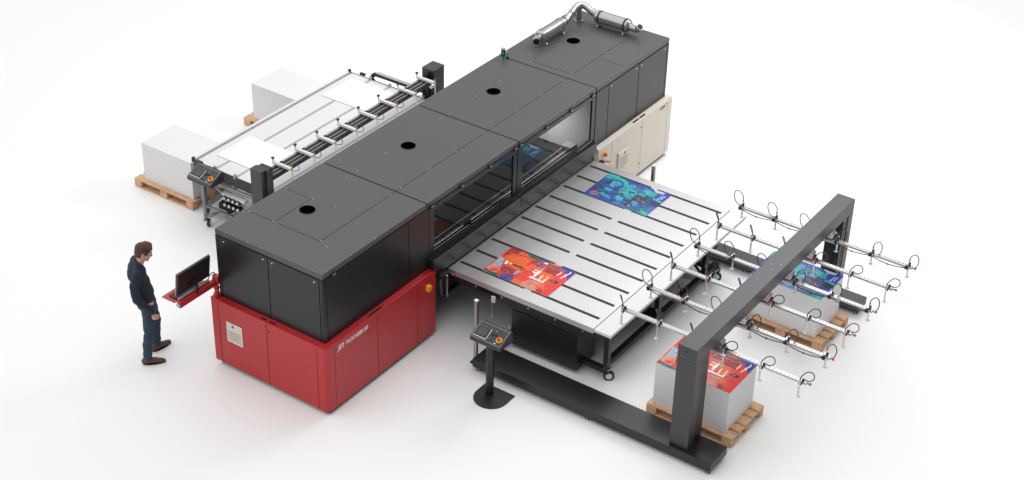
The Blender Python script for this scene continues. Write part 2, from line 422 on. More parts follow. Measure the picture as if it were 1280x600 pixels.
b = MB().mat('redcap'); b.prism([(8.055, .957), (8.075, .977), (8.055, .997), (8.035, .977)], -E-.002, -E+.001, 'y'); b.build('emblem', cab2)

# exhaust on the roof ----------------------------------------------
b = MB().mat('pipe')
b.tube([(7.28, 1.43, 2.19), (7.42, 1.43, 2.19), (7.52, 1.44, 2.24), (7.62, 1.46, 2.235), (7.74, 1.46, 2.30), (7.82, 1.44, 2.31), (7.86, 1.38, 2.30), (7.86, 1.26, 2.24), (7.86, 1.13, 2.19)], .052, 16, smooth_iter=2)
for x in (7.40, 7.63): b.cyl((x-.012, 1.43+(x-7.4)*.12, 2.19+(x-7.4)*.2), (x+.012, 1.43+(x-7.4)*.12, 2.19+(x-7.4)*.2), .062)
b.cyl((7.80, 1.44, 2.045), (7.80, 1.44, 2.28), .05, n=16); b.cyl((7.80, 1.44, 2.045), (7.80, 1.44, 2.06), .075, n=16)
b.cyl((7.86, 1.24, 2.235), (7.86, 1.215, 2.226), .062)
ex = b.build('exhaust_pipe', mroot)
for (p, q, e0) in (((6.72, 1.43, 2.19), (7.30, 1.43, 2.19), [(6.74, 1.43, 2.19), (6.66, 1.43, 2.19), (6.60, 1.42, 2.19), (6.545, 1.385, 2.185)]),
                   ((7.86, 1.14, 2.19), (7.86, .57, 2.19), [(7.86, .6, 2.19), (7.86, .50, 2.17), (7.86, .41, 2.175), (7.84, .36, 2.24)])):
    P, Q = Vector(p), Vector(q); d = (Q-P).normalized()
    b = MB().mat('pipe'); b.cyl(P, Q, .098, n=32); b.cyl(P-d*.03, P, .07, .098, 32); b.cyl(Q, Q+d*.03, .098, .07, 32)
    b.tube(e0, .055, 18, smooth_iter=2)
    b.mat('dark'); u = (Vector(e0[-1])-Vector(e0[-2])).normalized(); b.cyl(Vector(e0[-1])+u*.001, Vector(e0[-1])+u*.004, .048, n=18)
    for t in (.06, .52):
        c = P+d*t; b.mat('blacksteel' if p[0] > 7 else 'pipe'); b.cyl(c-d*.013, c+d*.013, .104, n=32)
    s = b.build('silencer', ex)
    for t in (.06, .52):
        c = P+d*t; side = Vector((0, -1, 0)) if p[0] < 7 else Vector((-1, 0, 0))
        b = MB().mat('steel'); f = c+side*.02; b.box(f.x-.012-abs(side.x)*.05, f.x+.012+abs(side.x)*.05, f.y-.012-abs(side.y)*.05, f.y+.012+abs(side.y)*.05, 2.049, 2.10, .003)
        b.ball((c.x+side.x*.085, c.y+side.y*.085, 2.062), .018); b.build('bracket', ex)
b = MB().mat('chrome'); b.cyl((5.99, 1.60, H), (5.99, 1.60, H+.02), .036); b.mat('green'); b.cyl((5.99, 1.60, H+.02), (5.99, 1.60, H+.07), .033)
b.mat('dark'); b.cyl((5.99, 1.60, H+.07), (5.99, 1.60, H+.16), .033); b.mat('green'); b.box(5.955, 5.975, 1.57, 1.60, H+.09, H+.14); b.mat('lid'); b.cyl((5.99, 1.60, H+.16), (5.99, 1.60, H+.175), .034)
b.build('signal_light', mroot)
b = MB().mat('steel'); b.cyl((6.05, 1.56, H), (6.05, 1.56, H+.11), .012); b.mat('dark'); b.cyl((6.05, 1.56, H), (6.05, 1.56, H+.03), .02); b.build('sensor_pin', mroot)
# ------------------------------------------------------------------ casters
def caster(parent, x, y, r=.062, yaw=0.3, name='caster', top=.2):
    c, s = math.cos(yaw), math.sin(yaw)
    b = MB().mat('steel'); b.box(x-.05, x+.05, y-.05, y+.05, 2*r+.045, 2*r+.055, .002); b.cyl((x, y, 2*r+.02), (x, y, max(top, 2*r+.06)), .016)
    hx, hy = x-.03*c, y-.03*s
    for k in (-1, 1):
        ox, oy = -s*.026*k, c*.026*k
        b.tube([(x+ox, y+oy, 2*r+.045), (hx+ox, hy+oy, r)], .009, 6)
    o = b.build(name, parent)
    b = MB().mat('rubber'); b.cyl((hx-s*-.018, hy+c*-.018, r), (hx-s*.018, hy+c*.018, r), r, n=24)
    b.mat('clear'); b.cyl((hx+s*.02, hy-c*.02, r), (hx-s*.02, hy+c*.02, r), r*.62, n=20)
    b.build('wheel', o); return o

def console(root, c, yaw, w=.44, dpt=.26, name='console'):
    """sloped operator panel centred at c, its face tilted back"""
    T = Matrix.Translation(Vector(c)) @ Matrix.Rotation(yaw, 4, 'Z')
    # local: u along width (x), v depth (y, operator on -y), z up
    b = MB().mat('charcoal2'); 
    prof = [(-dpt/2, 0), (dpt/2, .0), (dpt/2, .155), (dpt/2-.03, .165), (-dpt/2, .055)]
    vs = []
    for u in (-w/2, w/2):
        for (a, z) in prof: vs.append(T @ Vector((u, a, z)))
    n = len(prof); b.raw(vs, [list(range(n))[::-1], list(range(n, 2*n))]+[[i, (i+1) % n, n+(i+1) % n, n+i] for i in range(n)])
    o = b.build(name, root)
    tilt = math.atan2(.11, dpt-.03)
    F = T @ Matrix.Translation(Vector((0, -dpt/2, .055))) @ Matrix.Rotation(tilt, 4, 'X')
    ln = math.hypot(.11, dpt-.03)
    b = MB().mat('railgrey')
    for (x0, x1, y0, y1) in ((-w/2+.015, w/2-.015, .012, .016), (-w/2+.015, w/2-.015, ln-.016, ln-.012), (-w/2+.015, -w/2+.019, .016, ln-.016), (w/2-.019, w/2-.015, .016, ln-.016)):
        b.box(x0, x1, y0, y1, 0, .002, M4=F)
    b.build('panel_edge', o)
    b = MB().mat('silverframe'); b.box(-w/2+.03, -w/2+.22, .035, .195, 0, .006, M4=F); b.mat('dark'); b.box(-w/2+.032, -w/2+.212, .044, .193, .0055, .008, M4=F)
    b.mat('screen'); b.box(-w/2+.05, -w/2+.19, .06, .175, .0075, .010, .001, M4=F); b.build('screen', o)
    p = F @ Vector((w/2-.075, .095, 0)); nrm = (F.to_3x3() @ Vector((0, 0, 1))).normalized()
    estop(p, nrm, o, .028)
    for (u, v, mk, r) in ((.02, .06, 'blue', .011), (-.005, .045, 'green', .006), (.03, .14, 'dark', .017), (.075, .145, 'dark', .014), (w/2-.10, .03, 'chrome', .008), (.06, .19, 'clear', .006)):
        b = MB().mat(mk); q = F @ Vector((u, v, 0)); b.cyl(q, q+nrm*.012, r, n=12); b.build('button', o)
    return o
M['charcoal2'] = mat('dark_grey_console', (0.035, 0.035, 0.038), 0.45, bump=0.1)

# ------------------------------------------------------------------ outfeed vacuum table
tx0, tx1 = 2.432, 6.02
troot = thing('vacuum_table', ((tx0+tx1)/2, -1.2, 0), 'wide white slotted table on black legs, running out from under the machine windows', 'table')
b = MB().mat('bed'); b.box(tx0, tx1, -2.34, -.052, .80, .88, .003)
b.mat('dark')
for x in SX:
    for (a, q) in ((-1.13, -.095), (-2.285, -1.24)): b.box(x-.024, x+.024, a, q, .879, .8815)
b.mat('alu')
for i in range(10): b.screw((tx0+.001, -.25-i*.22, .84), 'x', .007)
top = b.build('tabletop', troot)
b = MB().mat('flap'); b.box(tx0, tx1, -2.60, -2.348, .832, .874, .003); b.build('end_flap', troot)
b = MB().mat('blacksteel'); b.box(tx0+.01, tx1-.01, -2.58, -2.345, .80, .8315); b.box(tx0+.006, tx1-.006, -2.34, -.06, .74, .799, .002)
b.box(tx0+.02, tx0+.06, -2.3, -.15, .70, .74)
for i in range(5): b.screw((tx0+.006, -.5-i*.42, .765), 'x', .011)
b.build('under_rail', troot)
# drawer cabinet below
b = MB().mat('black'); b.box(2.475, 2.93, -2.09, -1.06, .07, .655, .008); b.mat('dark'); b.box(2.468, 2.478, -2.06, -1.09, .608, .63); b.mat('blacksteel'); b.box(2.45, 2.95, -2.27, -1.03, .66, .735, .004)
b.mat('dark'); b.cyl((2.472, -1.19, .49), (2.48, -1.19, .49), .016, n=12); b.cyl((2.472, -1.19, .43), (2.48, -1.19, .43), .016, n=12)
b.mat('steel'); b.box(2.46, 2.475, -1.055, -1.03, .15, .36)
b.build('cabinet', troot)
b = MB().mat('dark')
b.box(2.58, 2.66, -2.50, -1.0, .13, .20, .004); b.box(5.50, 5.58, -2.50, -.3, .13, .20, .004)
b.box(2.66, 5.58, -2.47, -2.39, .20, .28, .004); b.box(2.66, 5.50, -1.00, -.94, .14, .20, .004)
b.box(2.30, 2.58, -1.02, -.96, .14, .19)
b.mat('blacksteel')
b.build('base_frame', troot)
for x, y in ((2.62, -2.455), (3.88, -2.455), (5.15, -2.455), (5.54, -.42)):
    b = MB().mat('blacksteel'); b.box(x-.035, x+.035, y-.035, y+.035, .19, .80, .004); b.build('leg', troot)
caster(troot, 2.63, -2.46, .072, 2.2, top=.14); caster(troot, 5.50, -2.45, .072, 2.0, top=.14); caster(troot, 5.54, -.5, .072, 1.0, top=.14)
b = MB().mat('blacksteel'); b.box(3.75, 3.95, -2.50, -2.3, .28, .36, .006); b.build('junction_box', troot)
b = MB().mat('charcoal'); b.box(5.19, 5.55, -2.45, -2.42, .0, .05, .004, M4=Matrix.Translation(Vector((5.19, 0, .42))) @ Matrix.Rotation(math.radians(-24), 4, 'Y') @ Matrix.Translation(Vector((-5.19, 0, 0)))); b.build('brace', troot)
b = MB().mat('blacksteel'); b.tube([(5.15, -2.4, .3), (5.15, -1.9, .76)], .02, 6); b.build('brace', troot)
b = MB().mat('blacksteel'); b.tube([(4.6, -2.43, .28), (4.3, -2.43, .76)], .012, 6); b.build('brace', troot)
# small hanging air gun
b = MB().mat('blacksteel'); b.box(2.40, 2.45, -.78, -.52, .70, .755, .004); b.mat('clear'); b.box(2.385, 2.41, -.85, -.79, .67, .76, .004); b.mat('steel'); b.tube([(2.395, -.80, .70), (2.395, -.805, .45)], .004, 6); b.cyl((2.395, -.805, .50), (2.395, -.806, .42), .010); b.build('hanging_probe', troot)

# ------------------------------------------------------------------ prints
PAL = {'R': (232, 52, 40), 'R2': (240, 60, 40), 'DR': (160, 30, 42), 'OR': (240, 105, 35), 'LB': (130, 200, 220), 'PK': (222, 150, 128), 'GR': (10, 98, 78),
       'BL': (28, 62, 162), 'BL2': (36, 76, 180), 'W': (250, 245, 238), 'W2': (190, 200, 235), 'K': (45, 34, 36), 'GY': (170, 168, 180), 'TE': (38, 190, 172), 'NV': (34, 42, 62), 'CY': (70, 175, 200),
       'OG': (238, 92, 62), 'GYT': (140, 150, 165), 'SB': (62, 110, 165), 'PC': (235, 150, 105), 'DT': (25, 110, 110), 'LV': (190, 195, 225), 'BR': (120, 60, 40)}
ART_RED= [('R',[(1.027,0.008),(1.024,0.222),(0.851,0.381),(0.854,0.441),(0.799,0.217),(0.776,0.118),(0.671,0.025)]),('DR',[(1.027,0.008),(1.019,0.178),(0.914,0.163),(0.839,0.175),(0.776,0.118),(0.686,0.018)]),('OR',[(0.717,0.066),(0.819,0.098),(0.866,0.374),(0.589,0.378),(0.484,0.341),(0.509,0.094)]),('OR',[(0.897,0.148),(0.891,0.3),(0.973,0.293),(0.951,0.177)]),('LB',[(0.409,0.024),(0.609,0.008),(0.563,0.085),(0.36,0.135),(0.197,0.141),(0.113,0.01)]),('PK',[(0.099,0.016),(0.253,0.02),(0.346,0.141),(0.197,0.181),(0.063,0.174),(0.05,0.087)]),('R',[(0.106,0.061),(0.193,0.081),(0.213,0.157),(0.141,0.168),(0.09,0.13)]),('GR',[(0.037,-0.001),(0.099,0.016),(0.084,0.117),(0.079,0.245),(-0.013,0.258),(-0.007,0.13)]),('DR',[(0.331,0.147),(0.4,0.17),(0.397,0.359),(0.211,0.384),(0.137,0.372),(0.183,0.187)]),('BL',[(0.047,0.237),(0.123,0.247),(0.211,0.384),(0.121,0.434),(0.01,0.447),(-0.014,0.413),(-0.004,0.285)]),('OR',[(0.0,0.438),(0.146,0.438),(0.154,0.595),(-0.011,0.595)]),('W',[(0.444,0.133),(0.55,0.131),(0.53,0.171),(0.427,0.176)]),('W',[(0.503,0.193),(0.54,0.211),(0.516,0.228),(0.474,0.213)]),('K',[(0.533,0.232),(0.551,0.363),(0.504,0.417),(0.461,0.398),(0.494,0.235)]),('OR',[(0.461,0.188),(0.481,0.396),(0.409,0.369),(0.411,0.18)]),('GY',[(0.253,0.363),(0.389,0.37),(0.406,0.424),(0.246,0.413)]),('LB',[(0.369,0.372),(0.411,0.39),(0.386,0.425),(0.336,0.418)]),('DR',[(0.196,0.407),(0.33,0.413),(0.319,0.441),(0.174,0.432)]),('R2',[(0.16,0.431),(0.397,0.436),(0.404,0.556),(0.133,0.575)]),('OR',[(0.597,0.405),(0.734,0.45),(0.739,0.588),(0.647,0.583),(0.607,0.509)]),('OR',[(0.526,0.36),(0.626,0.391),(0.607,0.509),(0.517,0.504)]),('GR',[(0.999,0.219),(1.027,0.284),(0.939,0.805),(0.884,0.813),(0.873,0.65),(0.877,0.463),(0.914,0.32)]),('BL',[(0.947,0.446),(1.01,0.456),(1.016,0.586),(0.944,0.618),(0.953,0.567)]),('W',[(0.893,0.54),(0.941,0.558),(0.933,0.608),(0.887,0.597)]),('DR',[(0.769,0.403),(0.9,0.405),(0.87,0.589),(0.787,0.612),(0.73,0.561)]),('BL',[(0.78,0.452),(0.817,0.466),(0.81,0.555),(0.776,0.563),(0.756,0.534),(0.71,0.532),(0.72,0.503),(0.761,0.512)]),('OR',[(0.956,0.62),(0.999,0.724),(0.961,0.718),(0.941,0.635)]),('BL',[(1.013,0.718),(0.999,0.992),(0.684,0.994),(0.809,0.916),(0.893,0.84)]),('W',[(0.749,0.92),(0.956,0.935),(0.943,0.946),(0.736,0.935)]),('W',[(0.647,0.904),(0.829,0.915),(0.813,0.928),(0.637,0.918)]),('W',[(0.691,0.831),(0.839,0.838),(0.829,0.851),(0.677,0.845)]),('W',[(0.851,0.936),(0.944,0.943),(0.934,0.953),(0.843,0.948)]),('DR',[(0.676,0.647),(0.836,0.629),(0.87,0.82),(0.66,0.822)]),('GY',[(0.659,0.593),(0.776,0.602),(0.759,0.625),(0.634,0.628)]),('OR',[(0.507,0.647),(0.649,0.66),(0.666,0.789),(0.403,0.816),(0.379,0.721)]),('OR',[(0.2,0.635),(0.327,0.637),(0.309,0.844),(0.166,0.863),(0.141,0.768)]),('GY',[(0.193,0.592),(0.269,0.603),(0.286,0.749),(0.244,0.767),(0.234,0.741)]),('PK',[(0.071,0.557),(0.193,0.592),(0.153,0.779),(0.021,0.809),(0.001,0.681),(-0.011,0.595)]),('DR',[(0.021,0.809),(0.11,0.813),(0.163,0.842),(0.031,0.91),(0.011,0.873)]),('W',[(0.33,0.583),(0.644,0.599),(0.626,0.632),(0.341,0.631)]),('W',[(0.619,0.527),(0.62,0.626),(0.586,0.634),(0.589,0.53)]),('W',[(0.546,0.53),(0.549,0.628),(0.513,0.634),(0.509,0.536)]),('W',[(0.366,0.566),(0.369,0.787),(0.333,0.791),(0.324,0.574)]),('W',[(0.379,0.69),(0.55,0.686),(0.543,0.701),(0.376,0.711)]),('W',[(0.374,0.762),(0.559,0.762),(0.551,0.777),(0.363,0.782)]),('OR',[(0.424,0.554),(0.434,0.619),(0.389,0.616),(0.383,0.566)]),('K',[(0.476,0.807),(0.526,0.822),(0.543,0.905),(0.519,0.939),(0.46,0.942),(0.449,0.887)]),('GY',[(0.499,0.858),(0.516,0.887),(0.491,0.895),(0.479,0.866)])]
ART_BLUE= [('TE',[(1.03,-0.008),(1.021,0.103),(0.934,0.338),(0.814,0.388),(0.877,0.249),(0.85,0.147),(0.799,0.083),(0.8,0.025)]),('NV',[(0.804,0.088),(0.773,0.158),(0.477,0.148),(0.283,0.167),(0.297,0.027),(0.16,0.001),(0.601,0.024),(0.596,0.098)]),('BL2',[(0.616,0.018),(0.8,0.025),(0.799,0.083),(0.6,0.082)]),('TE',[(0.183,0.174),(0.259,0.185),(0.214,0.372),(0.11,0.374),(0.15,0.259)]),('CY',[(0.611,0.169),(0.794,0.156),(0.817,0.274),(0.717,0.302),(0.629,0.282),(0.641,0.235),(0.513,0.275),(0.576,0.177)]),('CY',[(0.383,0.16),(0.5,0.167),(0.487,0.271),(0.443,0.289),(0.36,0.255)]),('K',[(0.55,0.174),(0.526,0.325),(0.486,0.328),(0.503,0.151)]),('OG',[(0.09,0.073),(0.184,0.061),(0.233,0.112),(0.2,0.17),(0.099,0.183),(0.057,0.13)]),('BL2',[(0.117,0.097),(0.171,0.095),(0.194,0.127),(0.161,0.156),(0.111,0.149),(0.09,0.123)]),('OG',[(0.134,0.112),(0.17,0.116),(0.146,0.141),(0.121,0.131)]),('GYT',[(0.599,0.351),(0.763,0.382),(0.754,0.412),(0.571,0.405),(0.449,0.372)]),('TE',[(0.704,0.349),(0.887,0.414),(0.474,0.585),(0.353,0.552),(0.42,0.384)]),('CY',[(0.779,0.396),(0.873,0.42),(0.769,0.463),(0.736,0.435)]),('K',[(0.467,0.407),(0.467,0.56),(0.474,0.585),(0.431,0.603),(0.403,0.503),(0.39,0.396)]),('NV',[(0.439,0.362),(0.444,0.443),(0.189,0.369),(-0.004,0.423),(0.084,0.538),(0.073,0.64),(-0.013,0.51),(-0.01,0.418),(0.173,0.355)]),('CY',[(0.187,0.405),(0.336,0.405),(0.334,0.517),(0.177,0.528),(0.149,0.484)]),('SB',[(0.017,0.441),(0.149,0.484),(0.073,0.64),(-0.02,0.651),(-0.023,0.444)]),('K',[(0.284,0.511),(0.359,0.633),(0.214,0.692),(0.044,0.652),(0.084,0.614),(0.24,0.639),(0.249,0.553)]),('PC',[(0.111,0.637),(0.197,0.658),(0.164,0.685),(0.079,0.665)]),('DT',[(-0.02,0.651),(0.136,0.697),(-0.014,0.786),(0.001,0.725)]),('TE',[(0.907,0.276),(0.871,0.362),(0.757,0.395),(0.713,0.357)]),('CY',[(0.811,0.386),(0.907,0.432),(0.876,0.5),(0.769,0.502),(0.704,0.444)]),('K',[(0.993,0.411),(1.036,0.449),(0.929,0.528),(0.906,0.488)]),('TE',[(0.669,0.375),(0.719,0.438),(0.717,0.572),(0.594,0.615),(0.363,0.599),(0.376,0.497)]),('BL',[(0.644,0.469),(0.661,0.561),(0.591,0.575),(0.546,0.496)]),('SB',[(0.787,0.48),(0.874,0.557),(0.85,0.651),(0.737,0.627),(0.72,0.536)]),('TE',[(0.777,0.624),(0.906,0.642),(0.881,0.832),(0.71,0.832),(0.686,0.772)]),('CY',[(0.646,0.622),(0.721,0.633),(0.683,0.732),(0.607,0.721),(0.583,0.662)]),('OG',[(0.919,0.615),(0.944,0.619),(0.926,0.634),(0.903,0.629)]),('LV',[(1.001,0.708),(1.029,0.732),(1.006,0.865),(0.999,0.916),(0.931,0.895),(0.906,0.795)]),('W2',[(0.674,0.894),(0.893,0.917),(0.88,0.93),(0.666,0.912)]),('W2',[(0.723,0.938),(0.904,0.947),(0.894,0.96),(0.714,0.952)]),('K',[(0.414,0.607),(0.573,0.596),(0.619,0.731),(0.694,0.741),(0.667,0.794),(0.606,0.777),(0.549,0.801),(0.54,0.887),(0.346,0.828),(0.361,0.711),(0.341,0.637)]),('BR',[(0.49,0.616),(0.503,0.666),(0.459,0.796),(0.404,0.804),(0.406,0.693)]),('PC',[(0.446,0.766),(0.453,0.791),(0.409,0.809),(0.403,0.784)]),('TE',[(0.636,0.841),(0.687,0.848),(0.657,0.991),(0.597,0.994)]),('NV',[(0.549,0.801),(0.63,0.837),(0.597,0.994),(0.459,1.002),(0.434,0.887)]),('CY',[(0.283,0.639),(0.363,0.655),(0.354,0.741),(0.286,0.756),(0.25,0.798),(0.166,0.723)]),('BL2',[(0.276,0.746),(0.364,0.862),(0.179,0.883),(0.157,0.753)]),('K',[(0.317,0.521),(0.356,0.63),(0.259,0.657),(0.231,0.557)]),('PC',[(0.109,0.636),(0.194,0.656),(0.176,0.677),(0.077,0.662)]),('K',[(0.116,0.605),(0.237,0.637),(0.213,0.662),(0.056,0.644)]),('DT',[(0.003,0.652),(0.101,0.666),(0.114,0.826),(0.019,0.852),(-0.016,0.784)]),('TE',[(0.019,0.852),(0.167,0.873),(0.137,0.994),(-0.003,0.997)]),('SB',[(0.131,0.915),(0.363,0.917),(0.369,0.996),(0.099,0.996)]),('DT',[(0.139,0.83),(0.303,0.845),(0.367,0.902),(0.131,0.915)])]

def paint(nu, nv, base, shapes, seed):
    rs = np.random.RandomState(seed)
    uu, vv = np.meshgrid((np.arange(nu)+.5)/nu, (np.arange(nv)+.5)/nv, indexing='ij')
    img = np.zeros((nu, nv, 3)); img[:] = PAL[base]
    for key, poly in shapes:
        ins = np.zeros((nu, nv), bool); n = len(poly)
        for i in range(n):
            (x0, y0), (x1, y1) = poly[i], poly[(i+1) % n]
            c = ((y0 > vv) != (y1 > vv)); t = (vv-y0)/((y1-y0) if y1 != y0 else 1e-9)
            ins ^= c & (uu < x0+t*(x1-x0))
        img[ins] = PAL[key]
        if key in ('DR', 'TE', 'NV', 'GR', 'CY', 'DT', 'PK'):      # printed hatching / dots inside the colour fields
            hat = ins & ((np.floor(uu*nu/2.0)+np.floor(vv*nv/3.0)) % 3 == 0)
            img[hat] = img[hat]*.86+np.array([14, 10, 20])*1.0
    keys = ['R2', 'OR', 'DR', 'R', 'OR', 'GY', 'PK'] if base == 'R' else ['NV', 'SB', 'TE', 'BL2', 'DT', 'BL', 'CY', 'K', 'NV']
    for _ in range(520 if base == 'R' else 950):                                            # fine brush strokes of the design
        cu, cv = rs.randint(3, nu-3), rs.randint(3, int(nv*.93)-3); a = rs.choice([0, math.pi/2, .5, 1.1]); ln_ = rs.randint(2, 9); k = PAL[keys[rs.randint(len(keys))]]
        loc = img[cu, cv].copy()
        if loc.min() > 180: continue
        for t in range(-ln_, ln_+1):
            x = int(cu+t*.6*math.cos(a)); y = int(cv+t*.6*math.sin(a))
            if 0 <= x < nu and 0 <= y < nv and img[x, y].min() < 180: img[x, y] = img[x, y]*.45+np.array(k)*.55
    sp = rs.rand(nu, nv) < .05; img[sp] *= .88
    return np.clip(img, 0, 255)
def print_mesh(name, base, shapes, seed, nu=100, nv=148):
    img = paint(nu, nv, base, shapes, seed)/255.0
    L_ = np.where(img <= .04045, img/12.92, ((img+.055)/1.055)**2.4)
    vs = [(i/nu*.70, -j/nv*1.04, 0.0) for i in range(nu+1) for j in range(nv+1)]
    f = lambda i, j: i*(nv+1)+j
    fs = [[f(i, j), f(i, j+1), f(i+1, j+1), f(i+1, j)] for i in range(nu) for j in range(nv)]
    me = bpy.data.meshes.new(name)
    # thin real sheet: printed top plus paper body
    nb = len(vs); vs += [(0, 0, -.0005), (.7, 0, -.0005), (.7, -1.04, -.0005), (0, -1.04, -.0005), (0, 0, -.003), (.7, 0, -.003), (.7, -1.04, -.003), (0, -1.04, -.003)]
    ext = [[nb+4, nb+5, nb+6, nb+7], [nb, nb+3, nb+2, nb+1], [nb, nb+1, nb+5, nb+4], [nb+1, nb+2, nb+6, nb+5], [nb+2, nb+3, nb+7, nb+6], [nb+3, nb, nb+4, nb+7]]
    me.from_pydata(vs, [], fs+ext); me.materials.append(M['ink']); me.materials.append(M['paper'])
    a = me.color_attributes.new('ink', 'FLOAT_COLOR', 'CORNER')
    col = np.ones((len(me.loops), 4)); col[:nu*nv*4, :3] = np.repeat(L_.reshape(-1, 3), 4, axis=0)
    a.data.foreach_set('color', col.ravel())
    mi = [0]*(nu*nv)+[1]*6; me.polygons.foreach_set('material_index', mi)
    me.update(); return me
me_red = print_mesh('red_print', 'R', ART_RED, 1); me_blue = print_mesh('blue_print', 'BL', ART_BLUE, 2)
for me, x, y, z, lab in ((me_red, 2.66, -.44, .8855, 'red and orange printed sheet lying flat on the near side of the slotted white table'),
                         (me_blue, 5.137, -.44, .8855, 'blue and turquoise printed sheet lying flat on the far side of the slotted white table'),
                         (me_red, 2.435, -3.262, .762, 'red and orange printed sheet on top of the paper stack behind the near gantry post'),
                         (me_blue, 4.905, -3.262, .762, 'blue and turquoise printed sheet on top of the paper stack under the gantry beam'),
                         (me_red, 2.66, 1.80, .8825, 'red printed sheet inside the machine seen through the nearer window'),
                         (me_blue, 5.137, 1.735, .8825, 'blue printed sheet inside the machine seen through the farther window')):
    o = bpy.data.objects.new('printed_sheet', me); COL.objects.link(o); o.location = (x, y, z); tag(o, lab, 'print', 'printed sheets')
    ROOTLOC[o.name] = Vector((x, y, z))

# ------------------------------------------------------------------ pallets and stacks
proot = thing('pallet', (0, 0, 0), 'p', 'pallet', 'wooden pallets')
px, py = .84, 1.22
def plank(nm, *a): 
    b = MB().mat('wood'); b.box(*a, .005, 1); b.build(nm, proot)
for i, (c, w) in enumerate(((.0725, .145), (.24, .10), (.42, .145), (.60, .10), (px-.0725, .145))): plank('deck_board', c-w/2, c+w/2, 0, py, .122, .144)
for c in (.0725, py/2, py-.0725): plank('stringer_board', 0, px, c-.0725, c+.0725, .100, .1215)
for cx_ in (.05, px/2, px-.05):
    plank('bottom_board', cx_-.05, cx_+.05, 0, py, 0.001, .022)
    for c in (.0725, py/2, py-.0725): plank('block', cx_-.05, cx_+.05, c-.0725, c+.0725, .0225, .0995)
sroot = None
def stack(x0, x1, y0, y1, z0, z1, lab, seed):
    rs = random.Random(seed); b = MB().mat('paper'); n = 24
    zs = [z0+(z1-z0)*i/n for i in range(n+1)]
    for i in range(n):
        dx, dy = rs.uniform(-.0005, .0005), rs.uniform(-.0005, .0005)
        b.box(x0+dx, x1+dx, y0+dy, y1+dy, zs[i], zs[i+1])
    o = b.build('paper_stack'); recenter(o, ((x0+x1)/2, (y0+y1)/2, z0)); tag(o, lab, 'paper stack', 'stacks of white sheets')
pl = [((2.375, -4.43), 'wooden pallet behind the near gantry post, carrying the stack topped by a red print'),
      ((4.83, -4.44), 'wooden pallet under the gantry beam, carrying the stack topped by a blue print'),
      ((2.43, 4.68), 'wooden pallet standing beside the loading table console, under the nearer blank white stack'),
      ((4.85, 4.68), 'wooden pallet mostly hidden behind the loading table, under the farther blank white stack')]
for i, ((x, y), lab) in enumerate(pl):
    o = proot if i == 0 else copy_tree(proot)
    o.location = (x, y, 0); o['label'] = lab
M['paper2'] = M['paper']
stack(2.437, 3.135, -4.300, -3.264, .145, .758, 'tall stack of white sheets with a red print on top', 1)
stack(4.905, 5.605, -4.300, -3.264, .145, .758, 'tall stack of white sheets with a blue print on top', 2)
stack(2.508, 3.22, 4.73, 5.745, .145, .770, 'stack of blank white sheets nearest to the loading table console', 3)
stack(4.930, 5.64, 4.73, 5.750, .145, .770, 'stack of blank white sheets farther along the loading table', 4)

# ------------------------------------------------------------------ unloading gantry
gx0, gx1 = 1.83, 6.10
groot = thing('unloading_gantry', (3.965, -3.98, 0), 'large dark grey gantry with two floor beams, bridging the printed stacks', 'gantry')
b = MB().mat('charcoal'); b.box(gx0, gx1, -4.11, -3.854, 1.47, 1.665, .004)
for x, y in ((3.6, -3.95), (3.9, -4.02), (4.0, -3.95), (4.05, -4.05)): b.screw((x, y, 1.665), 'z', .006)
b.mat('dark'); b.cyl((gx0-.003, -3.975, 1.60), (gx0+.01, -3.975, 1.60), .016, n=14)
b.build('cross_beam', groot)
b = MB().mat('dark'); b.box(gx0+.25, gx1-.25, -4.09, -3.875, 1.445, 1.469)
b.mat('railgrey'); b.box(gx0+.2, gx1-.25, -4.07, -4.05, 1.43, 1.445); b.box(gx0+.2, gx1-.25, -3.9, -3.88, 1.43, 1.445)
b.build('linear_rail', groot)
for (x0, x1, s) in ((gx0, 2.19, 1), (5.83, gx1, -1)):
    b = MB().mat('charcoal')
    if s == 1:
        b.box(x0, x0+.012, -4.11, -3.854, .184, 1.4695, .003); b.box(x0+.012, x0+.14, -4.11, -3.862, .184, 1.469, .002)
        b.mat('blacksteel'); b.box(x0+.14, x1, -4.095, -3.87, .184, 1.468, .002)
    else:
        b.box(x1-.14, x1, -4.11, -3.854, .184, 1.4695, .003)
        b.mat('blacksteel'); b.box(x0, x1-.141, -4.10, -3.87, .184, 1.468, .002)
        b.mat('dark'); b.box(x0-.012, x0+.001, -4.02, -3.98, .19, 1.4, .001); b.mat('black'); b.box(x0+.06, x0+.068, -4.105, -4.099, .19, 1.4)
    b.build('post', groot)
for (x0, x1, y0) in ((1.767, 2.183, -.944), (5.92, 6.17, -1.1)):
    b = MB().mat('black' if x0 < 3 else 'charcoal'); b.box(x0, x1, -4.47, y0, .065, .182, .006); b.mat('dark'); b.box(x0+.01, x1-.01, -4.46, y0-.01, .05, .066)
    b.mat('dark'); b.cyl((x0-.002, -4.43, .10), (x0+.01, -4.43, .10), .014, n=12)
    fb = b.build('floor_beam', groot)
    for fx in (x0+.04, x1-.04):
        for fy in (-4.42, -2.7, y0-.08):
            b = MB().mat('steel'); b.cyl((fx, fy, 0), (fx, fy, .012), .032, n=16); b.cyl((fx, fy, .01), (fx, fy, .07), .012, n=10); b.build('levelling_foot', fb)
CY = [-2.75, -3.26, -3.74, -4.17, -4.67, -5.18]
Z0 = 1.345
